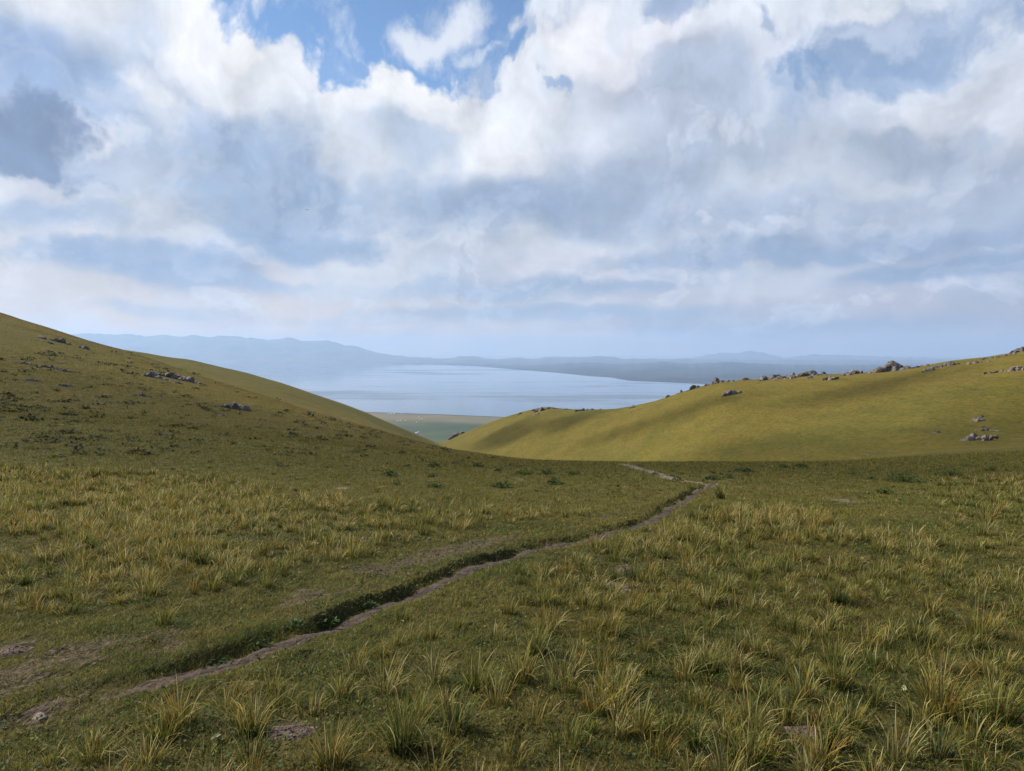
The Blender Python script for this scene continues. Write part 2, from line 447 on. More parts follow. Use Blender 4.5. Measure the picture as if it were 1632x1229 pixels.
def trail_profile(x, y):
    """height change made by the trench of the trail, and bareness of the soil"""
    shp = np.shape(x); x = np.ravel(np.asarray(x, float)); y = np.ravel(np.asarray(y, float))
    dz = np.zeros(x.shape); bare = np.zeros(x.shape); S = np.full(x.shape, 99.)
    box = (y > 2) & (y < 40) & (x > TRAILD[:, 0].min()-3) & (x < TRAILD[:, 0].max()+3)
    idx = np.nonzero(box)[0]
    if len(idx):
        s, t = polydist(x[idx], y[idx], TRAILD)
        s = s + 0.14*(fbm(x[idx]*1.1, y[idx]*1.1, 5, 2)-.5) + 0.13*(fbm(x[idx]*2.2, y[idx]*2.2, 9, 3)-.5)
        dep = np.interp(t, DEPTH_T[:, 0], DEPTH_T[:, 1])
        wide = np.interp(t, [0, .15, .3, 1], [.15, .13, .10, .13])
        dep = dep*(.72+.62*sstep(.28, .68, fbm(x[idx]*1.15, y[idx]*1.15, 17, 3)))
        prof = np.where(s > 0, -.08+.105*sstep(wide, wide+.15, s)-.025*sstep(wide+.12, wide+.9, s),
                        -.08*(1-sstep(wide, wide+.28, -s)))
        dz[idx] = prof*dep
        b = (1-sstep(wide*.5, wide*1.2, np.abs(s)))*np.where(t < .26, .35+1.1*sstep(.35, .6, fbm(x[idx]*3, y[idx]*3, 37, 4)), 1)
        # scuffed, thin turf beside the trail on its upper side
        sc = sstep(.30, .16, np.abs(s-.75))*.0+np.exp(-((s-.85)/.35)**2)*sstep(.34, .56, fbm(x[idx]*1.7, y[idx]*1.7, 21, 4))*np.interp(t, [0, .1, .6, .8], [1, 1, .9, .3])
        near = np.interp(t, [0, .12, .26], [1, .9, 0])*np.exp(-((s-.2)/.6)**2)*sstep(.36, .54, fbm(x[idx]*3.3, y[idx]*3.3, 33, 4))
        bare[idx] = np.maximum.reduce([b, np.minimum(.52, sc), .62*near]); S[idx] = s
    for P in SIDED:
        idx = np.nonzero((y > 12) & (y < 45) & (np.abs(x) < 25))[0]
        if len(idx):
            s, t = polydist(x[idx], y[idx], P)
            n = fbm(x[idx]*.9, y[idx]*.9, 41, 3)
            b = np.exp(-(s/.27)**2)*sstep(.28, .55, n+.10)*np.interp(t, [0, .3, .5, 1], [.42, .55, .8, .95])
            bare[idx] = np.maximum(bare[idx], b)
    return dz.reshape(shp), bare.reshape(shp), S.reshape(shp)
PATCHES = [(460, 1165, .16), (20, 1036, .22), (985, 932, .25), (1290, 1165, .18), (1345, 797, .5), (1000, 905, .2), (545, 778, .35), (830, 765, .3)]
PATCHW = [(*px(u, v), r) for u, v, r in PATCHES]
def micro(x, y):
    d = np.sqrt(x*x+y*y)
    near = 0.07*(fbm(x*.9, y*.9, 1, 3)-.5)+0.055*(fbm(x*4.2, y*4.2, 2, 4)-.5)
    mid = 0.35*(fbm(x*.12, y*.12, 3, 3)-.5)*sstep(18, 60, d)*sstep(2500, 1200, d)
    far = 2.2*(fbm(x*.02, y*.02, 4, 4)-.5)*sstep(120, 420, d)*sstep(2300, 1500, d)
    return near*sstep(120, 40, d)+mid*0.8+far
def land(x, y):
    dz, b, s = trail_profile(x, y)
    return base_h(x, y)+micro(x, y)+dz

# ---------------------------------------------------------------- mesh helpers
def mesh_obj(name, V, quads=None, tris=None, mat=None, parent=None, smooth=False, attrs=None):
    me = bpy.data.meshes.new(name)
    V = np.asarray(V, np.float32)
    q = np.zeros((0, 4), np.int32) if quads is None or len(quads) == 0 else np.asarray(quads, np.int32)
    t = np.zeros((0, 3), np.int32) if tris is None or len(tris) == 0 else np.asarray(tris, np.int32)
    me.vertices.add(len(V)); me.vertices.foreach_set('co', V.ravel())
    nl = q.size+t.size; me.loops.add(nl)
    me.loops.foreach_set('vertex_index', np.concatenate([q.ravel(), t.ravel()]).astype(np.int32))
    me.polygons.add(len(q)+len(t))
    starts = np.concatenate([np.arange(len(q))*4, len(q)*4+np.arange(len(t))*3]).astype(np.int32)
    me.polygons.foreach_set('loop_start', starts)
    if smooth: me.polygons.foreach_set('use_smooth', np.ones(len(q)+len(t), bool))
    me.update(calc_edges=True)
    for k, a in (attrs or {}).items():
        a = np.asarray(a, np.float32)
        if a.ndim == 1:
            at = me.attributes.new(k, 'FLOAT', 'POINT'); at.data.foreach_set('value', a)
        else:
            at = me.attributes.new(k, 'FLOAT_COLOR', 'POINT')
            c = np.ones((len(V), 4), np.float32); c[:, :3] = a; at.data.foreach_set('color', c.ravel())
    if mat: me.materials.append(mat)
    o = bpy.data.objects.new(name, me); COL.objects.link(o)
    if parent: o.parent = parent
    return o
def structure(o): o['kind'] = 'structure'; return o
def stuff(o): o['kind'] = 'stuff'; return o
def tag(o, label, cat, group=None):
    o['label'] = label; o['category'] = cat
    if group: o['group'] = group
    return o
def empty(name, loc, rz=0.0):
    o = bpy.data.objects.new(name, None); o.location = loc; o.rotation_euler = (0, 0, rz); COL.objects.link(o); return o
def grid_quads(nr, nc):
    i = np.arange(nr*nc).reshape(nr, nc)
    return np.stack([i[:-1, :-1], i[:-1, 1:], i[1:, 1:], i[1:, :-1]], -1).reshape(-1, 4)

# ---------------------------------------------------------------- materials
def new_mat(name):
    m = bpy.data.materials.new(name); m.use_nodes = True; m.node_tree.nodes.clear()
    N = NT(m.node_tree); N.outm = N.new('ShaderNodeOutputMaterial'); return m, N
def principled(N, col, rough=0.8, spec=0.25, normal=None):
    b = N.new('ShaderNodeBsdfPrincipled')
    N.put(b.inputs['Base Color'], col); N.put(b.inputs['Roughness'], rough); b.inputs['Specular IOR Level'].default_value = spec
    if normal is not None: N.l.new(normal, b.inputs['Normal'])
    return b
def bump(N, h, strength, dist):
    n = N.new('ShaderNodeBump'); N.l.new(h, n.inputs['Height']); n.inputs['Strength'].default_value = strength; n.inputs['Distance'].default_value = dist
    return n.outputs[0]
def attr(N, name, fac=False):
    a = N.new('ShaderNodeAttribute'); a.attribute_name = name
    return a.outputs['Fac'] if fac else a.outputs['Color']
def mat_ground():
    m, N = new_mat('turf')
    P = N.new('ShaderNodeTexCoord').outputs['Object']
    gp = N.new('ShaderNodeSeparateXYZ'); N.l.new(P, gp.inputs[0])
    dist = N.vmath('LENGTH', P)
    n1 = N.noise(P, 0.35, 5, 0.6); n2 = N.noise(P, 3.0, 5, 0.65); n3 = N.noise(P, 24.0, 5, 0.72); n4 = N.noise(P, 0.022, 5, 0.6)
    near = N.ramp(n2, [(.30, (.018, .018, .007)), (.45, (.038, .034, .011)), (.58, (.062, .052, .017)), (.72, (.095, .074, .027))])
    near = N.mix(N.maprange(n3, .35, .7, 0, .5), near, (.062, .058, .02, 1))
    near = N.mix(N.maprange(n1, .55, .72, 0, .45), near, (.075, .052, .022, 1))
    near = N.mix(N.maprange(dist, 9, 26), near, N.mix(N.maprange(n2, .38, .66), (.070, .066, .018, 1), (.122, .106, .031, 1)))
    # short sward of the hills: yellow-green, drier in streaks
    str_ = N.new('ShaderNodeMapping'); N.l.new(P, str_.inputs[0]); str_.inputs['Scale'].default_value = (1, .35, 1)
    s1 = N.noise(str_.outputs[0], 0.9, 5, 0.62); s2 = N.noise(str_.outputs[0], 6.0, 4, 0.65)
    hill = N.ramp(n4, [(.30, HILL[0]), (.5, HILL[1]), (.68, HILL[2])])
    hill = N.mix(N.maprange(s1, .45, .68, 0, .45), hill, HILLG)
    hill = N.mix(N.maprange(N.noise(P, .012, 3, .5), .46, .60, 0, .55), hill, HILLG)
    hill = N.mix(N.maprange(s2, .5, .72, 0, .35), hill, HILLY)
    s3 = N.noise(P, 1.9, 3, .75)
    hill = N.mix(1.0, hill, N.ramp(s3, [(.32, (.64, .65, .65)), (.5, (1, 1, 1)), (.68, (1.28, 1.24, 1.16))]), 'MULTIPLY')
    hill = N.mix(1.0, hill, N.ramp(N.noise(str_.outputs[0], .30, 4, .6), [(.34, (.86, .89, .86)), (.5, (1, 1, 1)), (.66, (1.12, 1.08, 1.05))]), 'MULTIPLY')
    c = N.mix(N.maprange(dist, 30, 75), near, hill)
    # lakeside meadow: tan shore strip, green behind
    zz = gp.outputs[2]
    mead = N.ramp(N.noise(P, .0016, 5, .62), [(.38, (.042, .062, .030)), (.50, (.065, .080, .036)), (.62, (.095, .095, .044))])
    mead = N.mix(N.maprange(zz, -298.5, -299.1), mead, N.ramp(N.noise(P, .004, 4, .6), [(.35, (.19, .150, .088)), (.65, (.125, .12, .06))]))
    mead = N.mix(N.maprange(zz, -299.6, -299.95), mead, (.06, .062, .05, 1))
    c = N.mix(N.maprange(dist, 1300, 2200), c, mead)
    # bare soil
    b = attr(N, 'bare', True)
    soil = N.ramp(n3, [(.3, (.045, .032, .021)), (.55, (.090, .066, .046)), (.75, (.16, .125, .092))])
    soil = N.mix(N.maprange(dist, 15, 24), soil, N.mix(n3, (.14, .11, .07, 1), (.27, .215, .148, 1)))
    edge = N.math('MULTIPLY_ADD', N.math('SUBTRACT', n3, .5), 1.5, b)
    c = N.mix(N.maprange(edge, .35, .62), c, soil)
    h = N.math('MULTIPLY_ADD', n3, .35, n2)
    nb = bump(N, h, .55, .03)
    nf = N.new('ShaderNodeBump'); N.l.new(N.math('MULTIPLY_ADD', s3, .6, N.math('MULTIPLY_ADD', s2, .5, s1)), nf.inputs['Height']); nf.inputs['Strength'].default_value = .6; nf.inputs['Distance'].default_value = .35
    N.l.new(nb, nf.inputs['Normal'])
    p = principled(N, c, .95, .05, nf.outputs[0]); N.l.new(p.outputs[0], N.outm.inputs[0]); return m
HILL = [(.098, .082, .016), (.122, .097, .020), (.148, .113, .027)]
HILLG = (.074, .076, .016, 1); HILLY = (.17, .130, .036, 1)
def mat_leafy(name, rough=.55, trans=.3, spec=.25):
    m, N = new_mat(name)
    c = attr(N, 'tint')
    p = principled(N, c, rough, spec)
    tr = N.new('ShaderNodeBsdfTranslucent'); N.l.new(c, tr.inputs[0])
    mx = N.new('ShaderNodeMixShader'); mx.inputs[0].default_value = trans
    N.l.new(p.outputs[0], mx.inputs[1]); N.l.new(tr.outputs[0], mx.inputs[2]); N.l.new(mx.outputs[0], N.outm.inputs[0]); return m
def mat_soil(k=1.0):
    m, N = new_mat('trodden soil'); P = N.new('ShaderNodeTexCoord').outputs['Object']
    n = N.noise(P, 9, 6, .65); f = N.noise(P, 70, 3, .6)
    c = N.ramp(n, [(.3, (.040, .029, .020)), (.5, (.078, .057, .041)), (.7, (.125, .096, .072))])
    c = N.mix(N.maprange(f, .55, .75, 0, .6), c, (.17, .135, .105, 1))
    if k != 1.0: c = N.mix(1.0, c, (k, k*.95, k, 1), 'MULTIPLY')
    h = N.math('MULTIPLY_ADD', f, .4, n)
    p = principled(N, c, .9, .15, bump(N, h, 1.0, .06)); N.l.new(p.outputs[0], N.outm.inputs[0]); return m
def mat_rock(name, dark, mid, light):
    m, N = new_mat(name); P = N.new('ShaderNodeTexCoord').outputs['Object']
    n = N.noise(P, 1.3, 7, .65); f = N.noise(P, 7, 5, .7)
    v = N.new('ShaderNodeTexVoronoi'); v.feature = 'DISTANCE_TO_EDGE'; N.l.new(P, v.inputs[0]); v.inputs['Scale'].default_value = 1.1
    c = N.ramp(n, [(.32, dark), (.5, mid), (.68, light)])
    c = N.mix(N.maprange(f, .6, .72, 0, .7), c, (.22, .19, .10, 1))
    c = N.mix(N.maprange(f, .42, .3, 0, .7), c, (.035, .032, .03, 1))
    h = N.math('MULTIPLY_ADD', N.maprange(v.outputs[0], 0, .12), .5, N.math('MULTIPLY_ADD', f, .5, n))
    p = principled(N, c, .88, .2, bump(N, h, 1.0, .25)); N.l.new(p.outputs[0], N.outm.inputs[0]); return m
def mat_plain(name, col, rough=.7, var=.15):
    m, N = new_mat(name); P = N.new('ShaderNodeTexCoord').outputs['Object']
    n = N.noise(P, 6, 4, .6)
    a = tuple(c*(1-var) for c in col)+(1,); b = tuple(min(1, c*(1+var)) for c in col)+(1,)
    p = principled(N, N.mix(n, a, b), rough, .25); N.l.new(p.outputs[0], N.outm.inputs[0]); return m
def mat_lake():
    m, N = new_mat('lake water'); P = N.new('ShaderNodeTexCoord').outputs['Object']
    mp = N.new('ShaderNodeMapping'); N.l.new(P, mp.inputs[0]); mp.inputs['Scale'].default_value = (.00022, .0005, 1)
    s = N.noise(mp.outputs[0], 1.0, 6, .62)
    rough = N.maprange(s, .52, .62, .065, .21)
    n = N.noise(P, .02, 5, .6)
    p = principled(N, (.035, .060, .085, 1), rough, .5, None)
    p.inputs['IOR'].default_value = 1.33
    N.l.new(p.outputs[0], N.outm.inputs[0]); return m
def mat_mountain(name, a, b):
    m, N = new_mat(name); P = N.new('ShaderNodeTexCoord').outputs['Object']
    n = N.noise(P, .0011, 7, .65)
    p = principled(N, N.mix(N.maprange(n, .38, .62), a, b), .95, .1); N.l.new(p.outputs[0], N.outm.inputs[0]); return m

# ---------------------------------------------------------------- ground sheet, lake, mountains
def build_ground():
    uc = np.concatenate([np.arange(-1580, -300, 20.), np.arange(-300, 1932, 2.6), np.arange(1932, 3190, 20.)])
    ty = (uc-UC)/F
    y1 = -np.exp(np.linspace(math.log(60), math.log(.3), 40)); y2 = np.linspace(-.2, 2.2, 30)
    y3 = np.exp(np.linspace(math.log(2.25), math.log(34), 640)); y4 = np.exp(np.linspace(math.log(34.3), math.log(480), 190)); y5 = np.exp(np.linspace(math.log(490), math.log(6500), 90))
    yr = np.concatenate([y1, y2, y3, y4, y5])
    Yg = np.repeat(yr[:, None], len(uc), 1); Xg = ty[None, :]*np.sqrt(yr*yr+4)[:, None]
    dz, bare, s = trail_profile(Xg, Yg)
    for (cx, cy, r) in PATCHW:
        d = np.sqrt((Xg-cx)**2+((Yg-cy)*.55)**2)/r
        m = d < 2.5
        bare[m] = np.maximum(bare[m], .62*np.exp(-d[m]**2*1.6)*sstep(.2, .55, fbm(Xg[m]/r*1.5, Yg[m]/r*1.5, 61, 3)+.1))
    Z = base_h(Xg, Yg)+micro(Xg, Yg)+dz
    o = mesh_obj('ground', np.stack([Xg, Yg, Z], -1).reshape(-1, 3), grid_quads(*Xg.shape), mat=mat_ground(), smooth=True, attrs={'bare': bare.ravel()})
    return structure(o)
def build_trail():
    ms = mat_soil()
    P = densify(TRAIL, 60); P = P[int(len(P)*.24):]; T = np.gradient(P, axis=0); T /= np.linalg.norm(T, axis=1)[:, None]
    Nn = np.stack([-T[:, 1], T[:, 0]], 1); t = np.linspace(0, 1, len(P))
    w = np.interp(t, [0, .15, .3, .9, 1], [.03, .075, .07, .10, .09])
    na = 17; a = np.linspace(-1, 1, na)
    jit = .14*(fbm(P[:, 0]*1.1, P[:, 1]*1.1, 5, 2)-.5)+.13*(fbm(P[:, 0]*2.2, P[:, 1]*2.2, 9, 3)-.5)
    P = P-Nn*gsmooth(jit, 4)[:, None]
    L = w*(.75+.6*fbm(P[:, 0]*2.2, P[:, 1]*2.2, 71, 3)); R = w*(.75+.6*fbm(P[:, 0]*2.2+50, P[:, 1]*2.2, 72, 3))
    off = np.where(a[None, :] < 0, a[None, :]*R[:, None], a[None, :]*L[:, None])
    X = P[:, 0:1]+Nn[:, 0:1]*off; Y = P[:, 1:2]+Nn[:, 1:2]*off
    Z = land(X, Y)+.011*(1-np.abs(a)[None, :]**3)-.005+.008*(fbm(X*14, Y*14, 73, 3)-.5)
    structure(mesh_obj('trail', np.stack([X, Y, Z], -1).reshape(-1, 3), grid_quads(*X.shape), mat=ms, smooth=True))
def build_lake():
    V = [(-90000, 2000, -300), (90000, 2000, -300), (90000, 90000, -300), (-90000, 90000, -300)]
    structure(mesh_obj('lake', V, [(0, 1, 2, 3)], mat=mat_lake()))
def ridge_sheet(name, sky, ydist, depth, front, mat, u0, u1, seed, rough=.35, nu=700, shore=None):
    u = np.linspace(u0, u1, nu); p = np.array(sky, float); v = np.interp(u, p[:, 0], p[:, 1])
    v = v+3.0*(fbm(u*.12, u*0+seed, seed, 4)-.5)
    yc = ydist(u) if callable(ydist) else np.full(nu, float(ydist))
    y0 = shore(u) if shore else yc-front
    zc = EYE-yc*(v-VH)/F
    t = np.linspace(0, 1.6, 80)
    Y = np.where(t[:, None] <= 1, y0+(yc-y0)*t[:, None], yc+(t[:, None]-1)/.6*depth)
    X = Y*((u-UC)/F)[None, :]
    prof = np.where(t <= 1, np.clip(t, 0, 1)**1.25, 1-sstep(1, 1.6, t))[:, None]
    rg = 1-np.abs(2*fbm(X/3800, Y/3800, seed+1, 5)-1)
    hh = (zc+300.5)[None, :]
    Z = -300.8+hh*(prof+rough*(rg-.72)*prof*(1-prof)*4*(t[:, None] <= 1))
    Z = np.where(t[:, None] > .02, np.maximum(Z, -299.2+3*t[:, None]), Z)
    structure(mesh_obj(name, np.stack([X, Y, Z], -1).reshape(-1, 3), grid_quads(*X.shape), mat=mat, smooth=True))
def build_far():
    a = mat_mountain('far mountain slopes', (.045, .048, .048, 1), (.11, .105, .09, 1))
    sky1 = [(-900, 540), (-200, 538), (60, 536), (130, 532), (149, 531), (171, 533), (215, 533), (232, 536), (248, 534), (262, 533.5), (276, 536), (295, 536), (312, 533.5), (331, 537.7), (348, 535),
        (372, 535.5), (392, 538), (414, 539.6), (432, 541.5), (445, 540.5), (458, 537), (466, 538.5), (480, 543), (500, 543.5), (521, 543), (538, 546.5), (549, 550), (563, 550), (575, 554), (588, 559), (604, 562), (621, 565.7), (650, 568.5),
        (676, 570), (705, 572), (720, 571), (731, 567.6), (756, 568), (770, 570.5), (792, 572), (810, 570.5), (828, 570), (850, 572), (876, 569), (907, 568.4), (923, 570), (948, 567.6), (976, 568.4), (992, 572), (1031, 571), (1059, 573), (1100, 571.7), (1160, 573), (1300, 574), (1700, 573), (2400, 570)]
    ridge_sheet('mountains', sky1, 27500., 5000., 4200., a, -700, 2300, 11, rough=.55, shore=lambda u: np.interp(u, [-700, 300, 640, 760, 900, 2300], [24500, 23600, 22000, 19500, 18000, 15500]))
    sky3 = [(900, 576), (1058, 573), (1100, 571.5), (1127, 565), (1149, 562.5), (1165, 563.5), (1180, 562), (1193, 559), (1204, 560.5), (1217, 562), (1235, 567), (1250, 570.5), (1275, 567.5), (1298, 564), (1318, 565), (1335, 566), (1380, 567), (1419, 569), (1600, 572), (2300, 570)]
    ridge_sheet('mountains', sky3, 36000., 4000., 5000., a, 900, 2300, 23)
    b = mat_mountain('far foothill slopes', (.030, .042, .055, 1), (.058, .070, .078, 1))  # cloud shade over this land is put into the dark slope colours
    sky2 = [(640, 580.5), (720, 580), (800, 581), (850, 581), (886, 579.5), (912, 578.0), (934, 577), (960, 578), (992, 580.5), (1030, 578.5), (1059, 577), (1100, 580), (1160, 577), (1260, 582), (1400, 582), (2300, 585)]
    shore = lambda u: 301.7*F/(np.interp(u, [600, 640, 700, 755, 820, 893, 940, 976, 1003, 1114, 1300, 2300], [578.6, 580.5, 581.5, 583.5, 589, 595, 600, 602.5, 607.5, 612.5, 618, 640])-VH)
    ridge_sheet('foothills', sky2, lambda u: np.interp(u, [600, 850, 1100, 2300], [20500, 19000, 17000, 15000]), 3000., 0., b, 625, 2300, 37, shore=shore)
def build_haze():
    x, y0, y1, z0, z1 = 42000., -9000., 41500., -332., 790.
    V = [(sx*x, y, z) for z in (z0, z1) for y in (y0, y1) for sx in (-1, 1)]
    Q = [(0, 2, 3, 1), (4, 5, 7, 6), (0, 1, 5, 4), (2, 6, 7, 3), (0, 4, 6, 2), (1, 3, 7, 5)]
    m, N = new_mat('hazy air')
    v = N.new('ShaderNodeVolumePrincipled'); v.inputs['Color'].default_value = HAZE_C; v.inputs['Density'].default_value = HAZE_D
    v.inputs['Anisotropy'].default_value = 0.2
    N.l.new(v.outputs[0], N.outm.inputs['Volume'])
    o = mesh_obj('haze', V, Q, mat=m); stuff(o); return o
HAZE_C = (.51, .71, 1.0, 1); HAZE_D = 4.7e-5
def build_sun():
    l = bpy.data.lights.new('sun', 'SUN'); l.energy = SUN_E; l.angle = radians(.5); l.color = (1.0, .93, .82)
    o = bpy.data.objects.new('sun', l); o.location = (-400, 300, 600)
    o.rotation_euler = (pi/2-SUN_EL, 0, -SUN_AZ+pi); COL.objects.link(o)
    # lamp shines along its -Z: check it points from the sun
    import mathutils
    dv = mathutils.Vector((-SUN_DIR[0], -SUN_DIR[1], -SUN_DIR[2]))
    o.rotation_euler = dv.to_track_quat('-Z', 'Y').to_euler()
SUN_E = 5.0
def build_clouds():
    def cloud_mat(name, through):
        m, N = new_mat(name)
        tr = N.new('ShaderNodeBsdfTransparent'); tr.inputs[0].default_value = (1, 1, 1, 1)
        tl = N.new('ShaderNodeBsdfTranslucent'); tl.inputs[0].default_value = (.9, .9, .9, 1)
        mx = N.new('ShaderNodeMixShader'); mx.inputs[0].default_value = through**.5
        N.l.new(tl.outputs[0], mx.inputs[1]); N.l.new(tr.outputs[0], mx.inputs[2]); N.l.new(mx.outputs[0], N.outm.inputs[0]); return m
    thin = cloud_mat('thin cloud', .62); small = cloud_mat('small cloud', .42)
    def cloud(ground_pts, mat, alt, thick):
        # a flat-based lens of cloud whose outline is the shadow carried back up the sun's rays
        P = np.array(ground_pts, float); k = (alt-P[:, 2])/SUN_DIR[2]
        O = P[:, :2]+SUN_DIR[None, :2]*k[:, None]
        c = O.mean(0); rings = []
        for r, dz in ((1.0, 0), (1.0, thick*.35), (.9, thick*.75), (.6, thick), (.25, thick*1.05)):
            R = c+(O-c)*r; j = thick*.25*(fbm(R[:, 0]*.03, R[:, 1]*.03, 7, 3)-.5)*(dz > 0)
            rings.append(np.column_stack([R, np.full(len(R), alt+dz)+j]))
        V = np.concatenate(rings+[[[c[0], c[1], alt+thick*1.05]], [[c[0], c[1], alt]]]); n = len(O); nr = len(rings)
        i = np.arange(n*nr).reshape(nr, n); j = np.roll(i, -1, 1)
        Q = np.stack([i[:-1], j[:-1], j[1:], i[1:]], -1).reshape(-1, 4)
        T = [(i[-1, a], j[-1, a], n*nr) for a in range(n)]+[(j[0, a], i[0, a], n*nr+1) for a in range(n)]
        structure(mesh_obj('cloud', V, Q, T, mat=mat, smooth=True))
    g = lambda u, v: (lambda p: (*p, float(base_h(*p))))(px(u, v, 4000.))
    def ring(pts, n=10):
        P = np.array(pts); P = np.vstack([P, P[:1]]); return densify(P, n)[:-1]
    for pts in VEILS: cloud(ring([g(u, v) for u, v in pts], 10), thin, 850., 12.)
    for pts in STREAKS: cloud(ring([g(u, v) for u, v in pts], 10), small, 850., 8.)
VEILS = [[(-190, 600), (-40, 566), (120, 592), (230, 607), (330, 631), (450, 668), (560, 694), (680, 716), (775, 732), (700, 744), (500, 748), (300, 743), (60, 737), (-160, 725)],
         [(900, 738.5), (1000, 737.8), (1080, 733), (1180, 724), (1300, 711), (1420, 693), (1500, 676), (1632, 648), (1800, 615), (1850, 700), (1700, 745), (1500, 758), (1250, 764), (1050, 758)]]
STREAKS = [[(1160, 634), (1155, 645), (1060, 676), (960, 703), (900, 716), (960, 695), (1060, 664)],
           [(815, 676), (850, 680), (830, 700), (780, 716), (755, 712), (780, 692)],
           [(905, 662), (930, 668), (890, 690), (860, 694), (870, 676)],
           [(1430, 598), (1460, 606), (1380, 628), (1300, 646), (1260, 648), (1330, 622)]]
# ---------------------------------------------------------------- grass
def blade_arrays(B, az, lean, L, W, C0, C1, seg=3, kink=None, tipw=.0):
    """ribbons: B (N,3) roots, az direction of lean, lean 0..1.2, L length, W width, C0/C1 root and tip colour"""
    n = len(B); ts = np.linspace(0, 1, seg+1)
    dirx, diry = np.cos(az), np.sin(az)
    wx, wy = -diry, dirx
    tw = rng.uniform(-1.2, 1.2, n); wx, wy = wx*np.cos(tw)-wy*np.sin(tw), wx*np.sin(tw)+wy*np.cos(tw)
    V = np.empty((n, 2*seg+1, 3)); C = np.empty((n, 2*seg+1, 3))
    for i, t in enumerate(ts):
        h = lean*L*t**1.7; z = L*(t-.38*np.minimum(lean, 1.25)*t*t)
        if kink is not None:
            k = np.maximum(t-.6, 0); h = h+kink*L*k*1.2; z = z-np.abs(kink)*L*k*1.5
        px_, py_, pz_ = B[:, 0]+dirx*h, B[:, 1]+diry*h, B[:, 2]+z
        col = C0+(C1-C0)*(t**1.4)
        if i < seg:
            w = W*(1-.75*t**1.6)*.5
            V[:, 2*i] = np.stack([px_-wx*w, py_-wy*w, pz_], 1); V[:, 2*i+1] = np.stack([px_+wx*w, py_+wy*w, pz_], 1)
            C[:, 2*i] = col; C[:, 2*i+1] = col
        else:
            V[:, 2*i] = np.stack([px_, py_, pz_], 1); C[:, 2*i] = col
    k = 2*seg+1; off = (np.arange(n)*k)[:, None]
    Q = np.concatenate([off+np.array([[2*i, 2*i+1, 2*i+3, 2*i+2]]) for i in range(seg-1)]) if seg > 1 else np.zeros((0, 4), int)
    Tn = off+np.array([[2*seg-2, 2*seg-1, 2*seg]])
    return V.reshape(-1, 3), C.reshape(-1, 3), Q, Tn
class Bag:
    def __init__(s): s.V = []; s.C = []; s.Q = []; s.T = []; s.n = 0
    def add(s, V, C, Q, T):
        s.V.append(V); s.C.append(C); s.Q.append(np.asarray(Q, int).reshape(-1, 4)+s.n); s.T.append(np.asarray(T, int).reshape(-1, 3)+s.n); s.n += len(V)
    def obj(s, name, mat, parent=None):
        return mesh_obj(name, np.concatenate(s.V), np.concatenate(s.Q), np.concatenate(s.T), mat=mat, parent=parent, attrs={'tint': np.concatenate(s.C)})
DKG = np.array([.030, .052, .016]); GRN = np.array([.080, .110, .018]); OLV = np.array([.180, .158, .030]); BLU = np.array([.060, .088, .050])
STR = np.array([.46, .355, .115]); GLD = np.array([.40, .275, .050]); ORG = np.array([.33, .16, .04]); PAL = np.array([.66, .55, .26]); BRN = np.array([.085, .058, .03])
def tuft_blades(cx, cy, cz, n, H, spread, kind, wmul=1.0, wind=.07):
    """roots, leans and colours of the blades of one tussock"""
    a = rng.uniform(0, 2*pi, n); r = spread*np.sqrt(rng.random(n))
    B = np.stack([cx+r*np.cos(a), cy+r*np.sin(a), np.full(n, cz)-.01], 1)
    ln = np.clip(.18+.75*(r/spread)*rng.random(n)+rng.normal(0, .10, n), .03, 1.2)
    aa = a+rng.normal(0, .5, n)
    dx = np.cos(aa)*ln+wind; dy = np.sin(aa)*ln; az = np.arctan2(dy, dx); ln = np.clip(np.hypot(dx, dy), .03, 1.25)
    L = H*rng.uniform(.45, 1.15, n)*(1-.25*(r/spread))
    W = rng.uniform(.0034, .0082, n)*wmul
    p = {'green': (.62, .22, .06, .10), 'dark': (.80, .12, .03, .05), 'mixed': (.30, .30, .16, .24), 'gold': (.18, .22, .38, .22), 'straw': (.14, .22, .16, .48), 'olive': (.30, .55, .05, .10), 'blue': (.7, .2, .02, .08)}[kind]
    k = rng.choice(4, n, p=p)
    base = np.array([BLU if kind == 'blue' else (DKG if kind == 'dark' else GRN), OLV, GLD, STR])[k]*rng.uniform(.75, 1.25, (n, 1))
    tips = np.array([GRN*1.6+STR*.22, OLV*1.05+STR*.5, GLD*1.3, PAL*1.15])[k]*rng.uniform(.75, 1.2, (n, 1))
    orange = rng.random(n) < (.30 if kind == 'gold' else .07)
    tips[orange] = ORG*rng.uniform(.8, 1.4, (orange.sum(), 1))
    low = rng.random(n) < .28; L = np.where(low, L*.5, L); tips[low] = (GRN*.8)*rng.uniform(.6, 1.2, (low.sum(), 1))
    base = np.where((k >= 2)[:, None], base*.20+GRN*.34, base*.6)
    kink = np.where(rng.random(n) < .18, rng.uniform(-.2, .9, n), 0.0)
    return B, az, ln, L, W, base, tips, kink
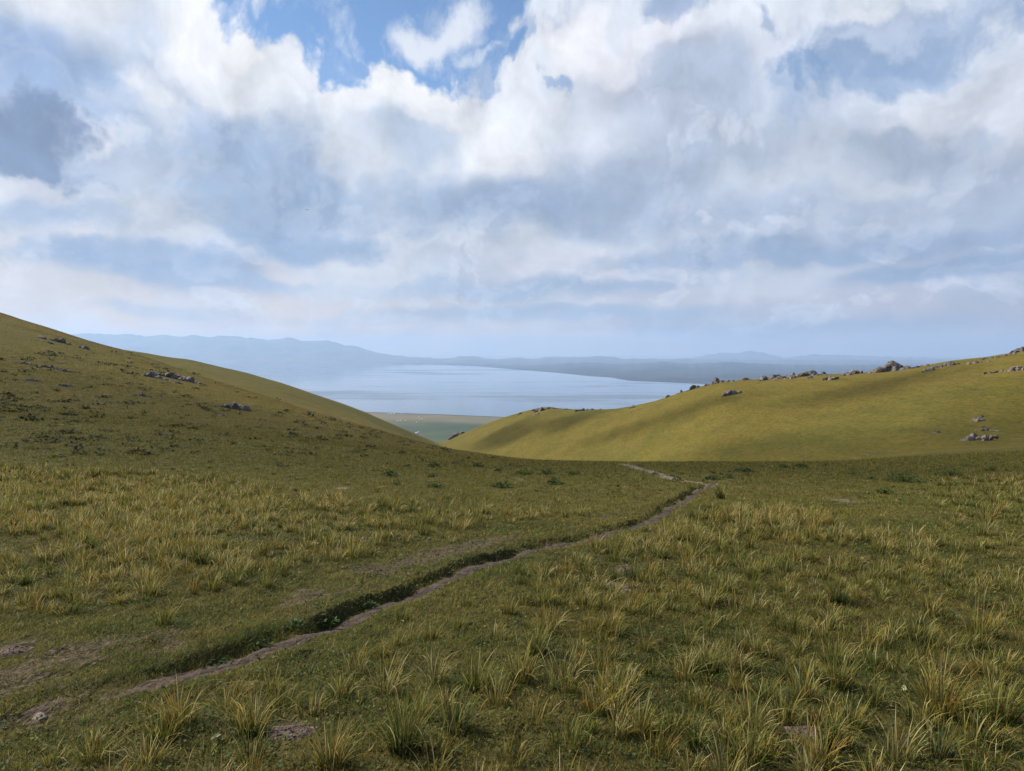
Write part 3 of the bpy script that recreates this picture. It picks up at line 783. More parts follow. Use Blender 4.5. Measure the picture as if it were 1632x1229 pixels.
def dens(u, v):
    """how thickly tussocks stand, over the columns and rows of the photo"""
    ip = np.interp
    up_l = ip(u, [-400, 0, 350, 560, 800, 950, 1000], [728, 738, 756, 792, 815, 812, 815])
    lo_l = ip(u, [-400, 0, 250, 450, 700, 900, 1000], [1015, 1000, 985, 945, 868, 838, 825])
    Lf = sstep(0, 14, v-up_l)*sstep(0, 30, lo_l-v)*sstep(1040, 940, u)
    Lf = Lf*(.55+.45*sstep(700, 300, u))
    up_r = ip(u, [780, 850, 1000, 1120, 1250, 1350, 1632, 2100], [985, 890, 848, 800, 803, 835, 866, 880])
    Rf = sstep(0, 22, v-up_r)*sstep(790, 880, u+(v-870)*.1)
    C = .20*sstep(0, 40, v-ip(u, [300, 500, 800, 900], [1110, 1040, 960, 900]))*sstep(330, 430, u)*sstep(960, 860, u)
    Bc = .42*sstep(1060, 1120, v)*sstep(160, 260, u)
    BL = .30*sstep(1150, 1190, v)*sstep(300, 200, u)
    fr = .22*sstep(1420, 1560, u)*sstep(752, 770, v)*sstep(880, 850, v)
    return np.maximum.reduce([Lf, Rf*.85, C, Bc, BL, fr, .022+0*u])
def scatter(y0, y1, rho, u0=-260, u1=1900):
    """random points over the visible wedge, rho(y) per square metre"""
    ys = np.linspace(y0, y1, 400); wdt = ys*(u1-u0)/F
    cdf = np.cumsum(rho(ys)*wdt); n = int(cdf[-1]*(ys[1]-ys[0])); cdf = cdf/cdf[-1]
    y = np.interp(rng.random(n), cdf, ys); u = rng.uniform(u0, u1, n)
    return y*(u-UC)/F, y, u
def rows_of(x, y, z): return VH-F*(z-EYE)/y
def build_grass():
    mg = mat_leafy('grass blades', .65, .35, .12)
    bag = Bag()
    # ---- short turf
    x, y, u = scatter(2.5, 42, lambda y: 7600*np.minimum(1, (6/y)**2.2))
    dz, bare, s = trail_profile(x, y)
    for (cx, cy, r) in PATCHW: bare = np.maximum(bare, .9*np.exp(-((x-cx)**2+((y-cy)*.55)**2)/r**2))
    keep = rng.random(len(x)) > np.clip(bare*1.5-.12, 0, .985)
    x, y, u, s, bare = x[keep], y[keep], u[keep], s[keep], bare[keep]
    z = base_h(x, y)+micro(x, y)+trail_profile(x, y)[0]
    n = len(x); far = np.maximum(1, y/6.5)
    bankg = np.exp(-((s-.26)/.12)**2)*sstep(.36, .6, fbm(x*1.3, y*1.3, 95, 2))*np.interp(y, [4.2, 5, 9, 14], [0, 1, .8, .25])
    L = rng.uniform(.020, .052, n)*(1+.9*bankg)*(1+.35*(far-1))*(.7+.6*fbm(x*.8, y*.8, 91, 2)); W = rng.uniform(.0026, .0052, n)*far**1.0
    nz = fbm(x*.55, y*.55, 81, 3)+.22*(rng.random(n)-.5); n2 = fbm(x*2.5, y*2.5, 82, 2)
    f1 = sstep(.38, .62, nz)[:, None]; f2 = sstep(.42, .7, n2)[:, None]
    c = (GRN*.95)*(1-f1)+(OLV*.95)*f1; c = c*(1-.45*f2)+np.array([.19, .15, .036])*(.45*f2)
    dry = (rng.random(n) < .10)[:, None]; c = np.where(dry, STR*.75, c)
    brn = (rng.random(n) < .10+.5*bare)[:, None]; c = np.where(brn, BRN*1.2, c)
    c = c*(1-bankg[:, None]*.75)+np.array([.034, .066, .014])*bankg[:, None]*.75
    wy = sstep(9, 22, y)[:, None]*.7; c = c*(1-wy)+np.array([.140, .118, .028])*wy
    c = c*(1-.30*np.clip(dens(u, rows_of(x, y, z)), 0, 1)*sstep(24, 14, y))[:, None]  # turf tint darkened where tussocks crowd, painting in the shade between them
    c = c*rng.uniform(.42, 1.95, (n, 1))*np.array([.95, 1.02, 1.0])*np.array([1.05, 1.0, .85])
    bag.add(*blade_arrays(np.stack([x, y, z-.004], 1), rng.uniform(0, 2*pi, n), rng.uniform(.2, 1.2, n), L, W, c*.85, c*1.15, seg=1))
    # ---- small leaves (clover, silverweed) in the turf
    x, y, u = scatter(2.5, 13, lambda y: 900*np.minimum(1, (5/y)**1.8))
    dz, bare, s = trail_profile(x, y); q = fbm(x*1.3, y*1.3, 87, 3)
    keep = (rng.random(len(x)) > bare*1.3)&(rng.random(len(x)) < .25+1.5*sstep(.42, .62, q)); x, y = x[keep], y[keep]
    z = land(x, y)+rng.uniform(.004, .03, len(x)); n = len(x); a = rng.uniform(0, 2*pi, n); tl = rng.uniform(-.3, .8, n); sz = rng.uniform(.006, .015, n)*np.maximum(1, y/6)
    P = np.stack([x, y, z], 1); d = np.stack([np.cos(a)*np.cos(tl), np.sin(a)*np.cos(tl), np.sin(tl)], 1); w = np.stack([-np.sin(a), np.cos(a), rng.normal(0, .35, n)], 1)
    V = np.stack([P-d*sz[:, None], P+w*sz[:, None]*.6, P+d*sz[:, None]*1.1, P-w*sz[:, None]*.6], 1)
    c = np.array([[.045, .075, .018], [.065, .095, .022], [.10, .115, .03], [.17, .15, .05], [.05, .07, .035]])[rng.choice(5, n, p=(.3, .3, .2, .08, .12))]*rng.uniform(.7, 1.4, (n, 1))
    bag.add(V.reshape(-1, 3), np.repeat(c[:, None], 4, 1).reshape(-1, 3), np.arange(n)[:, None]*4+np.array([[0, 1, 2, 3]]), np.zeros((0, 3), int))
    # ---- sward of the nearer slopes, up to the skyline of the spur
    x, y, u = scatter(38, 150, lambda y: 260*(40/y)**1.7, -260, 1000)
    z = base_h(x, y)+micro(x, y); v = rows_of(x, y, z)
    vb = np.interp(u, [p[0] for p in RIDGE_NEAR], [p[1] for p in RIDGE_NEAR]); yb = np.interp(u, [p[0] for p in Y_NEAR], [p[1] for p in Y_NEAR])
    k = y < yb*1.08; x, y, z, u = x[k], y[k], z[k], u[k]; n = len(x)
    nz = fbm(x*.05, y*.05, 83, 4)[:, None]; c = np.array([.102, .082, .019])*(1-sstep(.35, .65, nz))+np.array([.168, .126, .031])*sstep(.35, .65, nz)
    c = c*rng.uniform(.6, 1.35, (n, 1))
    bag.add(*blade_arrays(np.stack([x, y, z-.02], 1), rng.uniform(0, 2*pi, n), rng.uniform(.3, 1.1, n), rng.uniform(.04, .13, n), rng.uniform(.012, .026, n)*(y/45), c*.8, c*1.2, seg=1))
    # taller bents along the brow
    x, y, u = scatter(26, 44, lambda y: 7+0*y, -260, 1900); z = base_h(x, y)+micro(x, y); n = len(x)
    c = np.where((rng.random(n) < .5)[:, None], STR*.6, OLV)*rng.uniform(.5, 1.2, (n, 1))
    bag.add(*blade_arrays(np.stack([x, y, z], 1), rng.uniform(0, 2*pi, n), rng.uniform(.1, .8, n), rng.uniform(.06, .20, n), rng.uniform(.014, .024, n), c*.6, c*1.1, seg=2))
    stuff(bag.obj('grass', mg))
    # ---- tussocks of the fields
    bag = Bag()
    x, y, u = scatter(2.6, 34, lambda y: 24+0*y, -240, 1880)
    z = land(x, y); v = rows_of(x, y, z)
    d = dens(u, v)*sstep(.26, .56, fbm(x*.9, y*.9, 101, 3)+.08)
    dz, bare, s = trail_profile(x, y)
    d = d*(1-sstep(.2, .5, bare))*np.where(y < 18, sstep(.40, .62, np.abs(s+.05)), 1)
    keep = rng.random(len(x)) < d
    for hu, hv, *_ in HEROES:
        hx, hy = px(hu, hv); keep &= (x-hx)**2+(y-hy)**2 > .13**2
    x, y, z, u, v, d = x[keep], y[keep], z[keep], u[keep], v[keep], d[keep]
    kinds = ['green', 'dark', 'mixed', 'gold', 'straw', 'olive', 'blue']
    sel = fbm(x*.25, y*.25, 111, 3)
    parts = []
    for i in range(len(x)):
        h = rng.uniform(.09, .27)*(1+.45*float(sstep(7, 11, y[i])))*(.75+.5*fbm(x[i:i+1]*.4, y[i:i+1]*.4, 115, 2)[0])*1.0
        if d[i] < .1: h *= .55
        w = float(np.clip((sel[i]-.36)/.28, 0, 1)); pr = np.array((.30, .22, .22, .05, .04, .10, .07))*(1-w)+np.array((.10, .10, .26, .20, .24, .08, .02))*w; kd = kinds[rng.choice(7, p=pr/pr.sum())]
        nb = int(np.interp(y[i], [3, 7, 14, 30], [85, 62, 36, 20])*rng.uniform(.4, 1.2)*(h/.22)**.5)+5
        parts.append(tuft_blades(x[i], y[i], z[i], nb, h, rng.uniform(.035, .10)*(h/.22)**.5, kd, max(.9, y[i]/7.5)))
    A = [np.concatenate([p[j] for p in parts]) for j in range(8)]
    print('tussocks', len(x), 'blades', len(A[0]))
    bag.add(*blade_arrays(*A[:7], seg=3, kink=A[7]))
    # loose single stems and stray straws lying between the tussocks
    x, y, u = scatter(2.6, 22, lambda y: 26*np.minimum(1, 8/y), -240, 1880); z = land(x, y); v = rows_of(x, y, z)
    keep = rng.random(len(x)) < .25+.75*np.clip(dens(u, v), 0, 1); x, y, z = x[keep], y[keep], z[keep]; n = len(x)
    c = np.where((rng.random(n) < .6)[:, None], STR, OLV)*rng.uniform(.6, 1.25, (n, 1))
    bag.add(*blade_arrays(np.stack([x, y, z], 1), rng.uniform(0, 2*pi, n), rng.uniform(.5, 1.9, n), rng.uniform(.06, .22, n), rng.uniform(.0018, .0034, n)*np.maximum(1, y/8), c*.8, c*1.15, seg=3, kink=rng.uniform(-.3, .8, n)))
    stuff(bag.obj('tussock_grass', mg))
    return mg
# hero tussocks: column and row of the foot in the photo, height in photo rows, kind, label
HEROES = [
 (645, 1196, 118, 'dark', 'large dark green grass tussock at the bottom edge, left of centre'),
 (258, 1178, 92, 'green', 'big splayed green grass tussock below the trail at lower left'),
 (286, 1158, 88, 'gold', 'golden tipped grass tussock just behind the big splayed green one'),
 (402, 1166, 84, 'mixed', 'thin green tussock with bent straw stems beside the molehill'),
 (150, 1210, 70, 'olive', 'low olive grass tussock near the bottom left corner'),
 (528, 1222, 88, 'gold', 'yellow green grass tussock cut by the bottom edge below the molehill'),
 (615, 1104, 84, 'straw', 'tall straw topped tussock in the short turf above the dark one'),
 (545, 1112, 60, 'mixed', 'ragged brownish tussock next to the straw topped one'),
 (728, 1164, 92, 'blue', 'upright grey green tussock right of the large dark one'),
 (692, 1092, 74, 'straw', 'wispy pale tussock alone in the short turf'),
 (761, 1102, 82, 'green', 'slender bright green tussock standing left of a fanned one'),
 (833, 1090, 86, 'mixed', 'wide fanned yellow green tussock throwing a shadow to its right'),
 (856, 1046, 58, 'dark', 'short dark tussock on the turf above the wide fanned one'),
 (872, 1008, 62, 'gold', 'golden leafed tussock at the left edge of the right hand field'),
 (688, 1017, 40, 'olive', 'small sparse olive tussock in open turf right of the trail'),
 (641, 988, 34, 'green', 'little green tussock close below the trail bend'),
 (812, 977, 40, 'mixed', 'open star shaped tussock on bare turf near the centre'),
 (794, 1124, 70, 'straw', 'thin straw stems standing between two fanned tussocks'),
 (831, 919, 28, 'dark', 'tiny dark tussock on the lower lip of the trail'),
 (1149, 795, 30, 'dark', 'tall dark tussock beside the fork of the trail'),
 (955, 938, 42, 'straw', 'bleached straw tussock above the reddish soil patch'),
 (1058, 891, 26, 'dark', 'compact dark tussock in the middle of the right hand field'),
 (1127, 967, 46, 'gold', 'golden tussock with a long stem leaning right'),
 (1085, 862, 34, 'dark', 'upright dark tussock where the right hand field meets the trail'),
 (1497, 1140, 128, 'gold', 'tallest tussock, dark green with orange drooping tips, lower right'),
 (1336, 1094, 76, 'dark', 'bushy dark green tussock left of the tallest orange tipped one'),
 (1282, 1108, 78, 'mixed', 'yellow green tussock leaning left against the bushy dark one'),
 (1252, 1146, 74, 'olive', 'loose olive tussock in front of the leaning yellow green one'),
 (1198, 1162, 84, 'mixed', 'upright mixed tussock at the bottom of the right hand field'),
 (1358, 1158, 64, 'green', 'green tussock over dark soil below the bushy dark one'),
 (1428, 1216, 88, 'straw', 'curling pale tussock at the bottom edge below the tallest one'),
 (1563, 1014, 76, 'gold', 'bright golden stems standing near the right edge'),
 (1595, 1146, 92, 'green', 'tall yellow green tussock by the right edge, lower corner'),
 (1263, 1006, 58, 'green', 'leafy green tussock half way up the right hand field'),
 (1486, 984, 56, 'gold', 'golden green tussock with a dark base below the right hand turf'),
 (1336, 962, 58, 'dark', 'dark hollow tussock with straw rim in the right hand field'),
 (1311, 1222, 84, 'gold', 'broad golden tussock cut by the bottom edge, right of centre'),
 (1497, 1212, 74, 'blue', 'fine grey green tussock in front of the tallest orange tipped one'),
 (1143, 962, 46, 'green', 'green tussock with a broken straw beside the golden leaning one'),
 (138, 872, 40, 'dark', 'dark tussock in the left field, upper of the dark ones'),
 (316, 900, 50, 'dark', 'tall black green tussock standing out in the left field'),
 (110, 957, 42, 'dark', 'dark blunt tussock on the lower edge of the left field'),
 (262, 1000, 44, 'green', 'lone green tussock on thin turf between left field and trail'),
 (43, 930, 40, 'dark', 'dark tussock near the left edge of the picture'),
 (366, 918, 34, 'straw', 'straw coloured tussock right of the black green one'),
 (146, 930, 36, 'gold', 'golden tussock with dark heart in the left field'),
 (200, 900, 40, 'mixed', 'mixed tussock between two dark ones of the left field'),
 (1020, 1168, 78, 'mixed', 'ragged mixed tussock at the bottom between centre and right'),
 (975, 1112, 70, 'olive', 'olive tussock on open turf right of the wide fanned one'),
 (1090, 1080, 66, 'straw', 'straw tussock in the near right field beside dark gaps'),
]
def build_heroes(mg):
    for i, (u, v, hp, kind, label) in enumerate(HEROES):
        x, y = px(u, v); z = float(land(np.array([x]), np.array([y]))[0])
        H = hp/F*y*1.02
        nb = int(np.interp(y, [3, 7, 14, 30], [120, 95, 60, 40])*min(1.5, (H/.25)**.5))
        if kind == 'straw': nb = int(nb*.6)
        if kind == 'dark': nb = int(nb*1.35)
        B, az, ln, L, W, c0, c1, kk = tuft_blades(0, 0, 0, nb, H, .05*(H/.25)**.6+.02, kind, max(1, y/7))
        V, C, Q, T = blade_arrays(B, az, ln, L, W, c0, c1, seg=4, kink=kk)
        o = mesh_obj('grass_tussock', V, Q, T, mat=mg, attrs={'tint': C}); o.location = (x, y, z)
        tag(o, label, 'grass tussock', 'prominent grass tussocks in the foreground')
# ---------------------------------------------------------------- leafy plants
def leaf_clump(bag, cx, cy, cz, R, H, n, cols, size):
    a = rng.uniform(0, 2*pi, n); r = R*np.sqrt(rng.random(n)); 
    hz = H*(1-(r/R)**2*.8)*rng.uniform(.25, 1, n)
    P = np.stack([cx+r*np.cos(a), cy+r*np.sin(a), cz+hz], 1)
    aa = a+rng.normal(0, .7, n); tilt = rng.uniform(-.2, .9, n); s = size*rng.uniform(.6, 1.3, n)
    d = np.stack([np.cos(aa)*np.cos(tilt), np.sin(aa)*np.cos(tilt), np.sin(tilt)], 1)
    w = np.stack([-np.sin(aa), np.cos(aa), rng.normal(0, .3, n)], 1)
    V = np.stack([P-d*s[:, None]*.5, P+w*s[:, None]*.28, P+d*s[:, None]*.6+np.array([0, 0, -.1])*s[:, None], P-w*s[:, None]*.28], 1)
    c = cols[rng.integers(0, len(cols), n)]*rng.uniform(.7, 1.3, (n, 1)); C = np.repeat(c[:, None, :], 4, 1)
    o = np.arange(n)[:, None]*4
    bag.add(V.reshape(-1, 3), C.reshape(-1, 3), o+np.array([[0, 1, 2, 3]]), np.zeros((0, 3), int))
    # leaf stalks running back to the root
    f = np.stack([cx+(P[:, 0]-cx)*.2, cy+(P[:, 1]-cy)*.2, np.full(n, cz)], 1); g = P-d*s[:, None]*.4; k = np.stack([-np.sin(a), np.cos(a), 0*a], 1)*s[:, None]*.06
    bag.add(np.stack([f-k, f+k, g], 1).reshape(-1, 3), np.repeat(c[:, None, :]*.8, 3, 1).reshape(-1, 3), np.zeros((0, 4), int), np.arange(n)[:, None]*3+np.array([[0, 1, 2]]))
PLANT_C = np.array([[.030, .060, .016], [.045, .080, .018], [.025, .045, .014], [.060, .095, .022]])
PLANTS = [
 (885, 773, 24, 11, 'round dark green leafy plant on the turf left of the trail fork'),
 (800, 778, 34, 8, 'flat dark green leafy plant with a smaller neighbour, centre turf'),
 (777, 776, 12, 5, 'small low plant close left of the flat dark one'),
 (620, 759, 26, 9, 'leafy green plant at the foot of the left slope'),
 (690, 761, 16, 5, 'very low dark plant right of the one at the slope foot'),
 (632, 774, 14, 9, 'dark two lobed plant on the edge of the left field'),
 (695, 777, 26, 8, 'wide dark plant on the centre turf beneath the slope'),
 (838, 757, 34, 7, 'long low yellow green plant near the brow, left of centre'),
 (870, 757, 22, 8, 'bushy green plant beside the long low one near the brow'),
 (915, 757, 18, 7, 'yellow green plant right of the bushy one on the brow'),
 (795, 751, 14, 5, 'small dark plant on the slope above the long low one'),
 (760, 744, 22, 7, 'bright green plant on the lower slope of the spur'),
 (690, 744, 18, 8, 'dark plant half way along the lower spur'),
 (1044, 757, 12, 4, 'small dark plant at the end of the pale far track'),
 (1025, 764, 10, 3, 'flat dark plant left of the pale track'),
 (1080, 766, 16, 6, 'green plant on the near side of the pale track'),
 (1073, 752, 9, 4, 'tiny plant on the brow above the pale track'),
 (1137, 765, 24, 7, 'dark leafy plant above the trail fork, left of its pair'),
 (1161, 763, 14, 8, 'dark round plant above the trail fork, right of its pair'),
 (1148, 756, 10, 5, 'small green plant behind the pair above the fork'),
 (1186, 752, 30, 6, 'low green plant spread along the brow right of the fork'),
 (1250, 746, 16, 6, 'dark bushy plant on the brow'),
 (1276, 745, 20, 6, 'green plant on the brow right of the dark bushy one'),
 (1316, 744, 10, 5, 'small black green plant right along the brow'),
 (1190, 758, 16, 5, 'green plant in front of the spread one on the brow'),
 (1388, 764, 14, 5, 'small plant left of the large leafy one on the right turf'),
 (1441, 768, 58, 13, 'largest leafy plant, spread wide on the right turf'),
 (1411, 787, 26, 10, 'bright green leafy plant alone in front of the largest one'),
 (1360, 758, 10, 9, 'thin upright plant on the right turf'),
 (1515, 760, 40, 11, 'dark leafy plants in a bunch at the right, below the rock'),
 (1585, 752, 26, 6, 'low dark plant near the right edge'),
 (1530, 809, 14, 8, 'dark plant with pale stems on the right turf'),
 (520, 982, 40, 16, 'leafy green plant hanging over the trail bank'),
 (470, 998, 34, 12, 'dark leafy plant on the trail bank left of the hanging one'),
 (415, 1022, 40, 10, 'spreading dark green leaves on the bank near the bend'),
 (345, 1047, 44, 8, 'ground hugging leaves at the nearer end of the bank'),
 (590, 958, 30, 12, 'green leaves on the upper bank before the trail straightens'),
]
def build_plants():
    ml = mat_leafy('broad leaves', .7, .25, .10)
    for (u, v, w, h, label) in PLANTS:
        x, y = px(u, v); z = float(land(np.array([x]), np.array([y]))[0])
        R = w/F*y*.55; H = h/F*y*1.25; b = Bag()
        pc = PLANT_C.copy()
        if 'yellow' in label or 'bright' in label: pc = pc*np.array([1.8, 1.5, 1.0])
        leaf_clump(b, 0, 0, 0, R, H, int(np.clip(110*(R/.25), 50, 340)), pc, min(.085, R*.42))
        o = b.obj('leafy_plant', ml); o.location = (x, y, z)
        tag(o, label, 'plant', 'dark leafy plants on the turf')
    # low herbs of the slope: too many to count
    b = Bag()
    def sow(n, u0, u1, v0, v1, smin, smax, thr, green):
        us = rng.uniform(u0, u1, n); vs = rng.uniform(v0, v1, n)
        for u, v in zip(us, vs):
            x, y = px(u, v, 160.)
            if y > 150 or y < 14: continue
            yb = np.interp(u, [p[0] for p in Y_NEAR], [p[1] for p in Y_NEAR])
            if y > yb*.99: continue
            q = vnoise(x*.08, y*.05, 131)*.32+vnoise(x*.4, y*.3, 132)*.28+rng.random()*.40
            if q < thr: continue
            z = float(base_h(x, y)+micro(np.array([x]), np.array([y]))[0]); R = rng.uniform(smin, smax)*(.5+y/60)
            pc = PLANT_C*rng.uniform(.45, .9) if rng.random() > green else PLANT_C*np.array([2.3, 1.7, 1.0])
            if rng.random() < .45: pc = np.array([[.045, .034, .018], [.07, .06, .02]])
            leaf_clump(b, x, y, z, R, R*.38, int(rng.uniform(8, 18)), pc, R*.55)
    sow(5200, -200, 830, 560, 745, .09, .38, .55, .25)
    sow(900, 820, 1850, 738, 800, .05, .17, .55, .35)
    stuff(b.obj('low_herbs', ml))
    return ml

# ---------------------------------------------------------------- rocks
_ICO = {}
def ico(n):
    if n not in _ICO:
        import bmesh
        bm = bmesh.new(); bmesh.ops.create_icosphere(bm, subdivisions=n, radius=1.0); bm.verts.ensure_lookup_table()
        _ICO[n] = (np.array([v.co[:] for v in bm.verts]), np.array([[v.index for v in f.verts] for f in bm.faces])); bm.free()
    return _ICO[n]
def boulder(sx, sy, sz, seed, sub=3):
    """one craggy block: a ball cut by random planes, then roughened"""
    r = np.random.default_rng(seed); V, Fc = ico(sub); V = V.copy()
    for k in range(15):
        n = r.normal(size=3); n /= np.linalg.norm(n); h = r.uniform(.40, .78)
        d = V@n; m = d > h; V[m] -= np.outer(d[m]-h, n)
    a = V*2.1+seed % 97
    rough = .16*(fbm(a[:, 0]+a[:, 2]*.7, a[:, 1]-a[:, 2]*.6, seed % 50, 4)-.5)*2
    st = np.floor((V[:, 2]+.25*V[:, 0])*5)/5   # bedding steps
    V = V*(1+rough[:, None]); V[:, :2] *= (1+.12*(vnoise(st*7.7+seed % 13, st*3.1, 5)-.5))[:, None]
    return V*np.array([sx, sy, sz]), Fc
def outcrop(w, h, n, seed, lean=0.0, dip=0.25):
    """blocks strewn along a line w wide, h high"""
    r = np.random.default_rng(seed); Vs, Fs, k = [], [], 0
    for i in range(n):
        t = (i+.5)/n-.5 + r.uniform(-.3, .3)/n if n > 1 else 0.0
        env = (1-abs(t)*1.2)*r.uniform(.35, 1.1) if n > 1 else 1.0
        sz = max(.28*h, h*env)*r.uniform(.75, 1.0); sx = w/n*r.uniform(.6, 1.7) if n > 1 else w*.55
        sx = max(sx, sz*.95)
        V, Fc = boulder(sx, max(sx*r.uniform(.6, .9), sz*.6), sz, seed*31+i*7+3, 3 if n < 10 else 2)
        a = r.uniform(-.35, .35)+dip*.5; ca, sa = cos(a), sin(a)
        V = V@np.array([[ca, 0, sa], [0, 1, 0], [-sa, 0, ca]])
        b = r.uniform(0, pi); V = V@np.array([[cos(b), sin(b), 0], [-sin(b), cos(b), 0], [0, 0, 1]]) if n == 1 else V
        V = V+np.array([t*w, r.uniform(-.3, .3)*w*.5, lean*t*w+sz*.05])
        Vs.append(V); Fs.append(Fc+k); k += len(V)
    return np.concatenate(Vs), np.concatenate(Fs)
# column and row of the foot, width and height in photo pixels, blocks, tone (d dark / g grey / p pinkish), slope, label
ROCKS = [
 (84, 543, 40, 13, 6, 'd', -.25, 'dark broken rock outcrop high on the left slope, under the skyline'),
 (76, 547, 16, 5, 2, 'd', -.2, 'small dark rock just below the high left outcrop'),
 (136, 556, 16, 8, 3, 'd', -.35, 'small dark rock on the skyline side of the left slope'),
 (40, 580, 24, 5, 4, 'g', -.15, 'pale grey strip of rock at the left edge of the slope'),
 (64, 583, 10, 5, 2, 'd', -.15, 'little dark rock between the grey strip and a dark row'),
 (86, 587, 30, 7, 5, 'd', -.3, 'dark row of broken rocks half way up the left slope'),
 (108, 592, 20, 7, 3, 'd', -.25, 'dark rocks at the lower end of the row on the left slope'),
 (99, 617, 18, 8, 3, 'g', 0, 'grey boulder alone on the left slope'),
 (50, 609, 26, 4, 4, 'g', 0, 'faint grey stones in the grass left of the lone grey boulder'),
 (250, 602, 36, 15, 6, 'g', -.3, 'greyish left end of the long outcrop on the spur'),
 (294, 606, 68, 15, 9, 'd', -.33, 'long dark outcrop slanting down the spur'),
 (281, 610, 13, 8, 2, 'g', 0, 'grey boulder under the long dark outcrop'),
 (228, 633, 34, 7, 5, 'd', -.2, 'low scattered rocks below the long outcrop'),
 (257, 632, 8, 5, 1, 'g', 0, 'single pale stone right of the low scattered rocks'),
 (214, 641, 18, 5, 3, 'd', -.2, 'dark small rocks under the low scattered ones'),
 (380, 653, 46, 14, 7, 'd', -.3, 'dark outcrop low on the spur above the sunlit strip'),
 (352, 662, 16, 4, 3, 'g', 0, 'flat grey stones below the dark outcrop of the spur'),
 (870, 652, 42, 12, 8, 'd', 0, 'rocky knob on the lowest crest of the right hill'),
 (828, 661, 9, 6, 2, 'd', .3, 'small rock on the crest below the rocky knob'),
 (855, 660, 12, 5, 3, 'g', .3, 'grey stones on the slope under the rocky knob'),
 (905, 652, 18, 6, 4, 'd', 0, 'low rock on the crest right of the knob'),
 (940, 653, 44, 7, 16, 'd', 0, 'long low row of rocks along the crest saddle'),
 (1009, 650, 14, 9, 3, 'd', .3, 'dark rock where the crest starts to climb'),
 (1066, 633, 9, 5, 2, 'd', .2, 'small crest rock, lowest of the climbing line'),
 (1087, 626, 15, 7, 3, 'd', .3, 'crest rock second up the climbing line'),
 (1108, 618, 24, 9, 4, 'd', .3, 'flat topped crest rocks third up the climbing line'),
 (1129, 613, 12, 5, 2, 'd', .2, 'small crest rock before the long ridge stones'),
 (1146, 609, 18, 9, 4, 'd', .1, 'stones at the left end of the ridge row'),
 (1166, 608, 22, 6, 4, 'g', 0, 'low grey stones in the middle of the ridge row'),
 (1186, 606, 18, 6, 3, 'g', .1, 'grey stones at the right end of the ridge row'),
 (1167, 628, 26, 13, 5, 'p', .3, 'pinkish stones on the slope beneath the ridge row'),
 (1230, 605, 32, 15, 6, 'd', .1, 'big broken crest rock with two peaks'),
 (1259, 599, 16, 11, 3, 'd', 0, 'pointed crest rock right of the two peaked one'),
 (1257, 604, 16, 7, 3, 'g', .2, 'grey block on the slope before the pointed crest rock'),
 (1286, 598, 24, 12, 4, 'd', 0, 'blunt crest rock with a squared right side'),
 (1292, 603, 12, 6, 2, 'p', .2, 'pale slab leaning below the blunt crest rock'),
 (1314, 598, 16, 5, 3, 'd', 0, 'low dark stones on the crest between the larger rocks'),
 (1318, 606, 24, 6, 4, 'p', .3, 'pale stones down slope of the low dark crest stones'),
 (1350, 598, 15, 8, 3, 'g', 0, 'grey crest rock left of the wide low outcrop'),
 (1374, 595, 42, 10, 7, 'g', 0, 'wide low grey outcrop on the crest beside the dome'),
 (1422, 591, 40, 17, 9, 'd', 0, 'big rounded dome of rock on the right crest'),
 (1472, 584, 22, 4, 4, 'd', .1, 'thin line of stones on the crest right of the dome'),
 (1505, 584, 30, 11, 5, 'd', .3, 'slanting rock on the crest rising to the right edge'),
 (1480, 592, 14, 8, 3, 'g', .3, 'grey stones trailing below the slanting crest rock'),
 (1560, 578, 26, 6, 5, 'g', .1, 'pale stones below the crest near the right edge'),
 (1577, 571, 18, 7, 4, 'd', .1, 'crest stones left of the topmost rock'),
 (1607, 566, 22, 7, 4, 'd', .2, 'dark crest stones next below the topmost rock'),
 (1628, 560, 20, 9, 4, 'd', .2, 'topmost rock of the right crest at the picture edge'),
 (1585, 594, 26, 7, 5, 'p', .25, 'pinkish stones on the slope near the right edge, left group'),
 (1620, 590, 18, 10, 4, 'p', .25, 'pinkish stones on the slope at the right edge, right group'),
 (724, 698, 14, 10, 4, 'd', .6, 'dark rocks on the hillside by the notch above the meadow'),
 (735, 691, 10, 5, 2, 'd', .5, 'smaller dark rock above the ones by the notch'),
 (1543, 703, 62, 11, 7, 'p', .26, 'large pinkish grey outcrop at the foot of the right slope'),
 (1572, 686, 26, 6, 4, 'p', .1, 'low pinkish tail of stones above the large outcrop'),
 (1554, 671, 13, 10, 2, 'p', .3, 'single upright pinkish boulder above the large outcrop'),
 (1565, 664, 6, 4, 1, 'd', 0, 'small dark stone behind the upright pinkish boulder'),
 (1492, 690, 10, 5, 3, 'p', .2, 'small pale stones left of the large outcrop'),
 (1396, 722, 8, 4, 2, 'd', 0, 'small dark stone on the boundary of sunlight below the right slope'),
 (1384, 724, 8, 3, 2, 'g', 0, 'small grey stone beside the dark one on the sunlight boundary'),
 (1284, 729, 6, 3, 1, 'p', 0, 'tiny white stone at the bottom of the sunlit slope'),
]
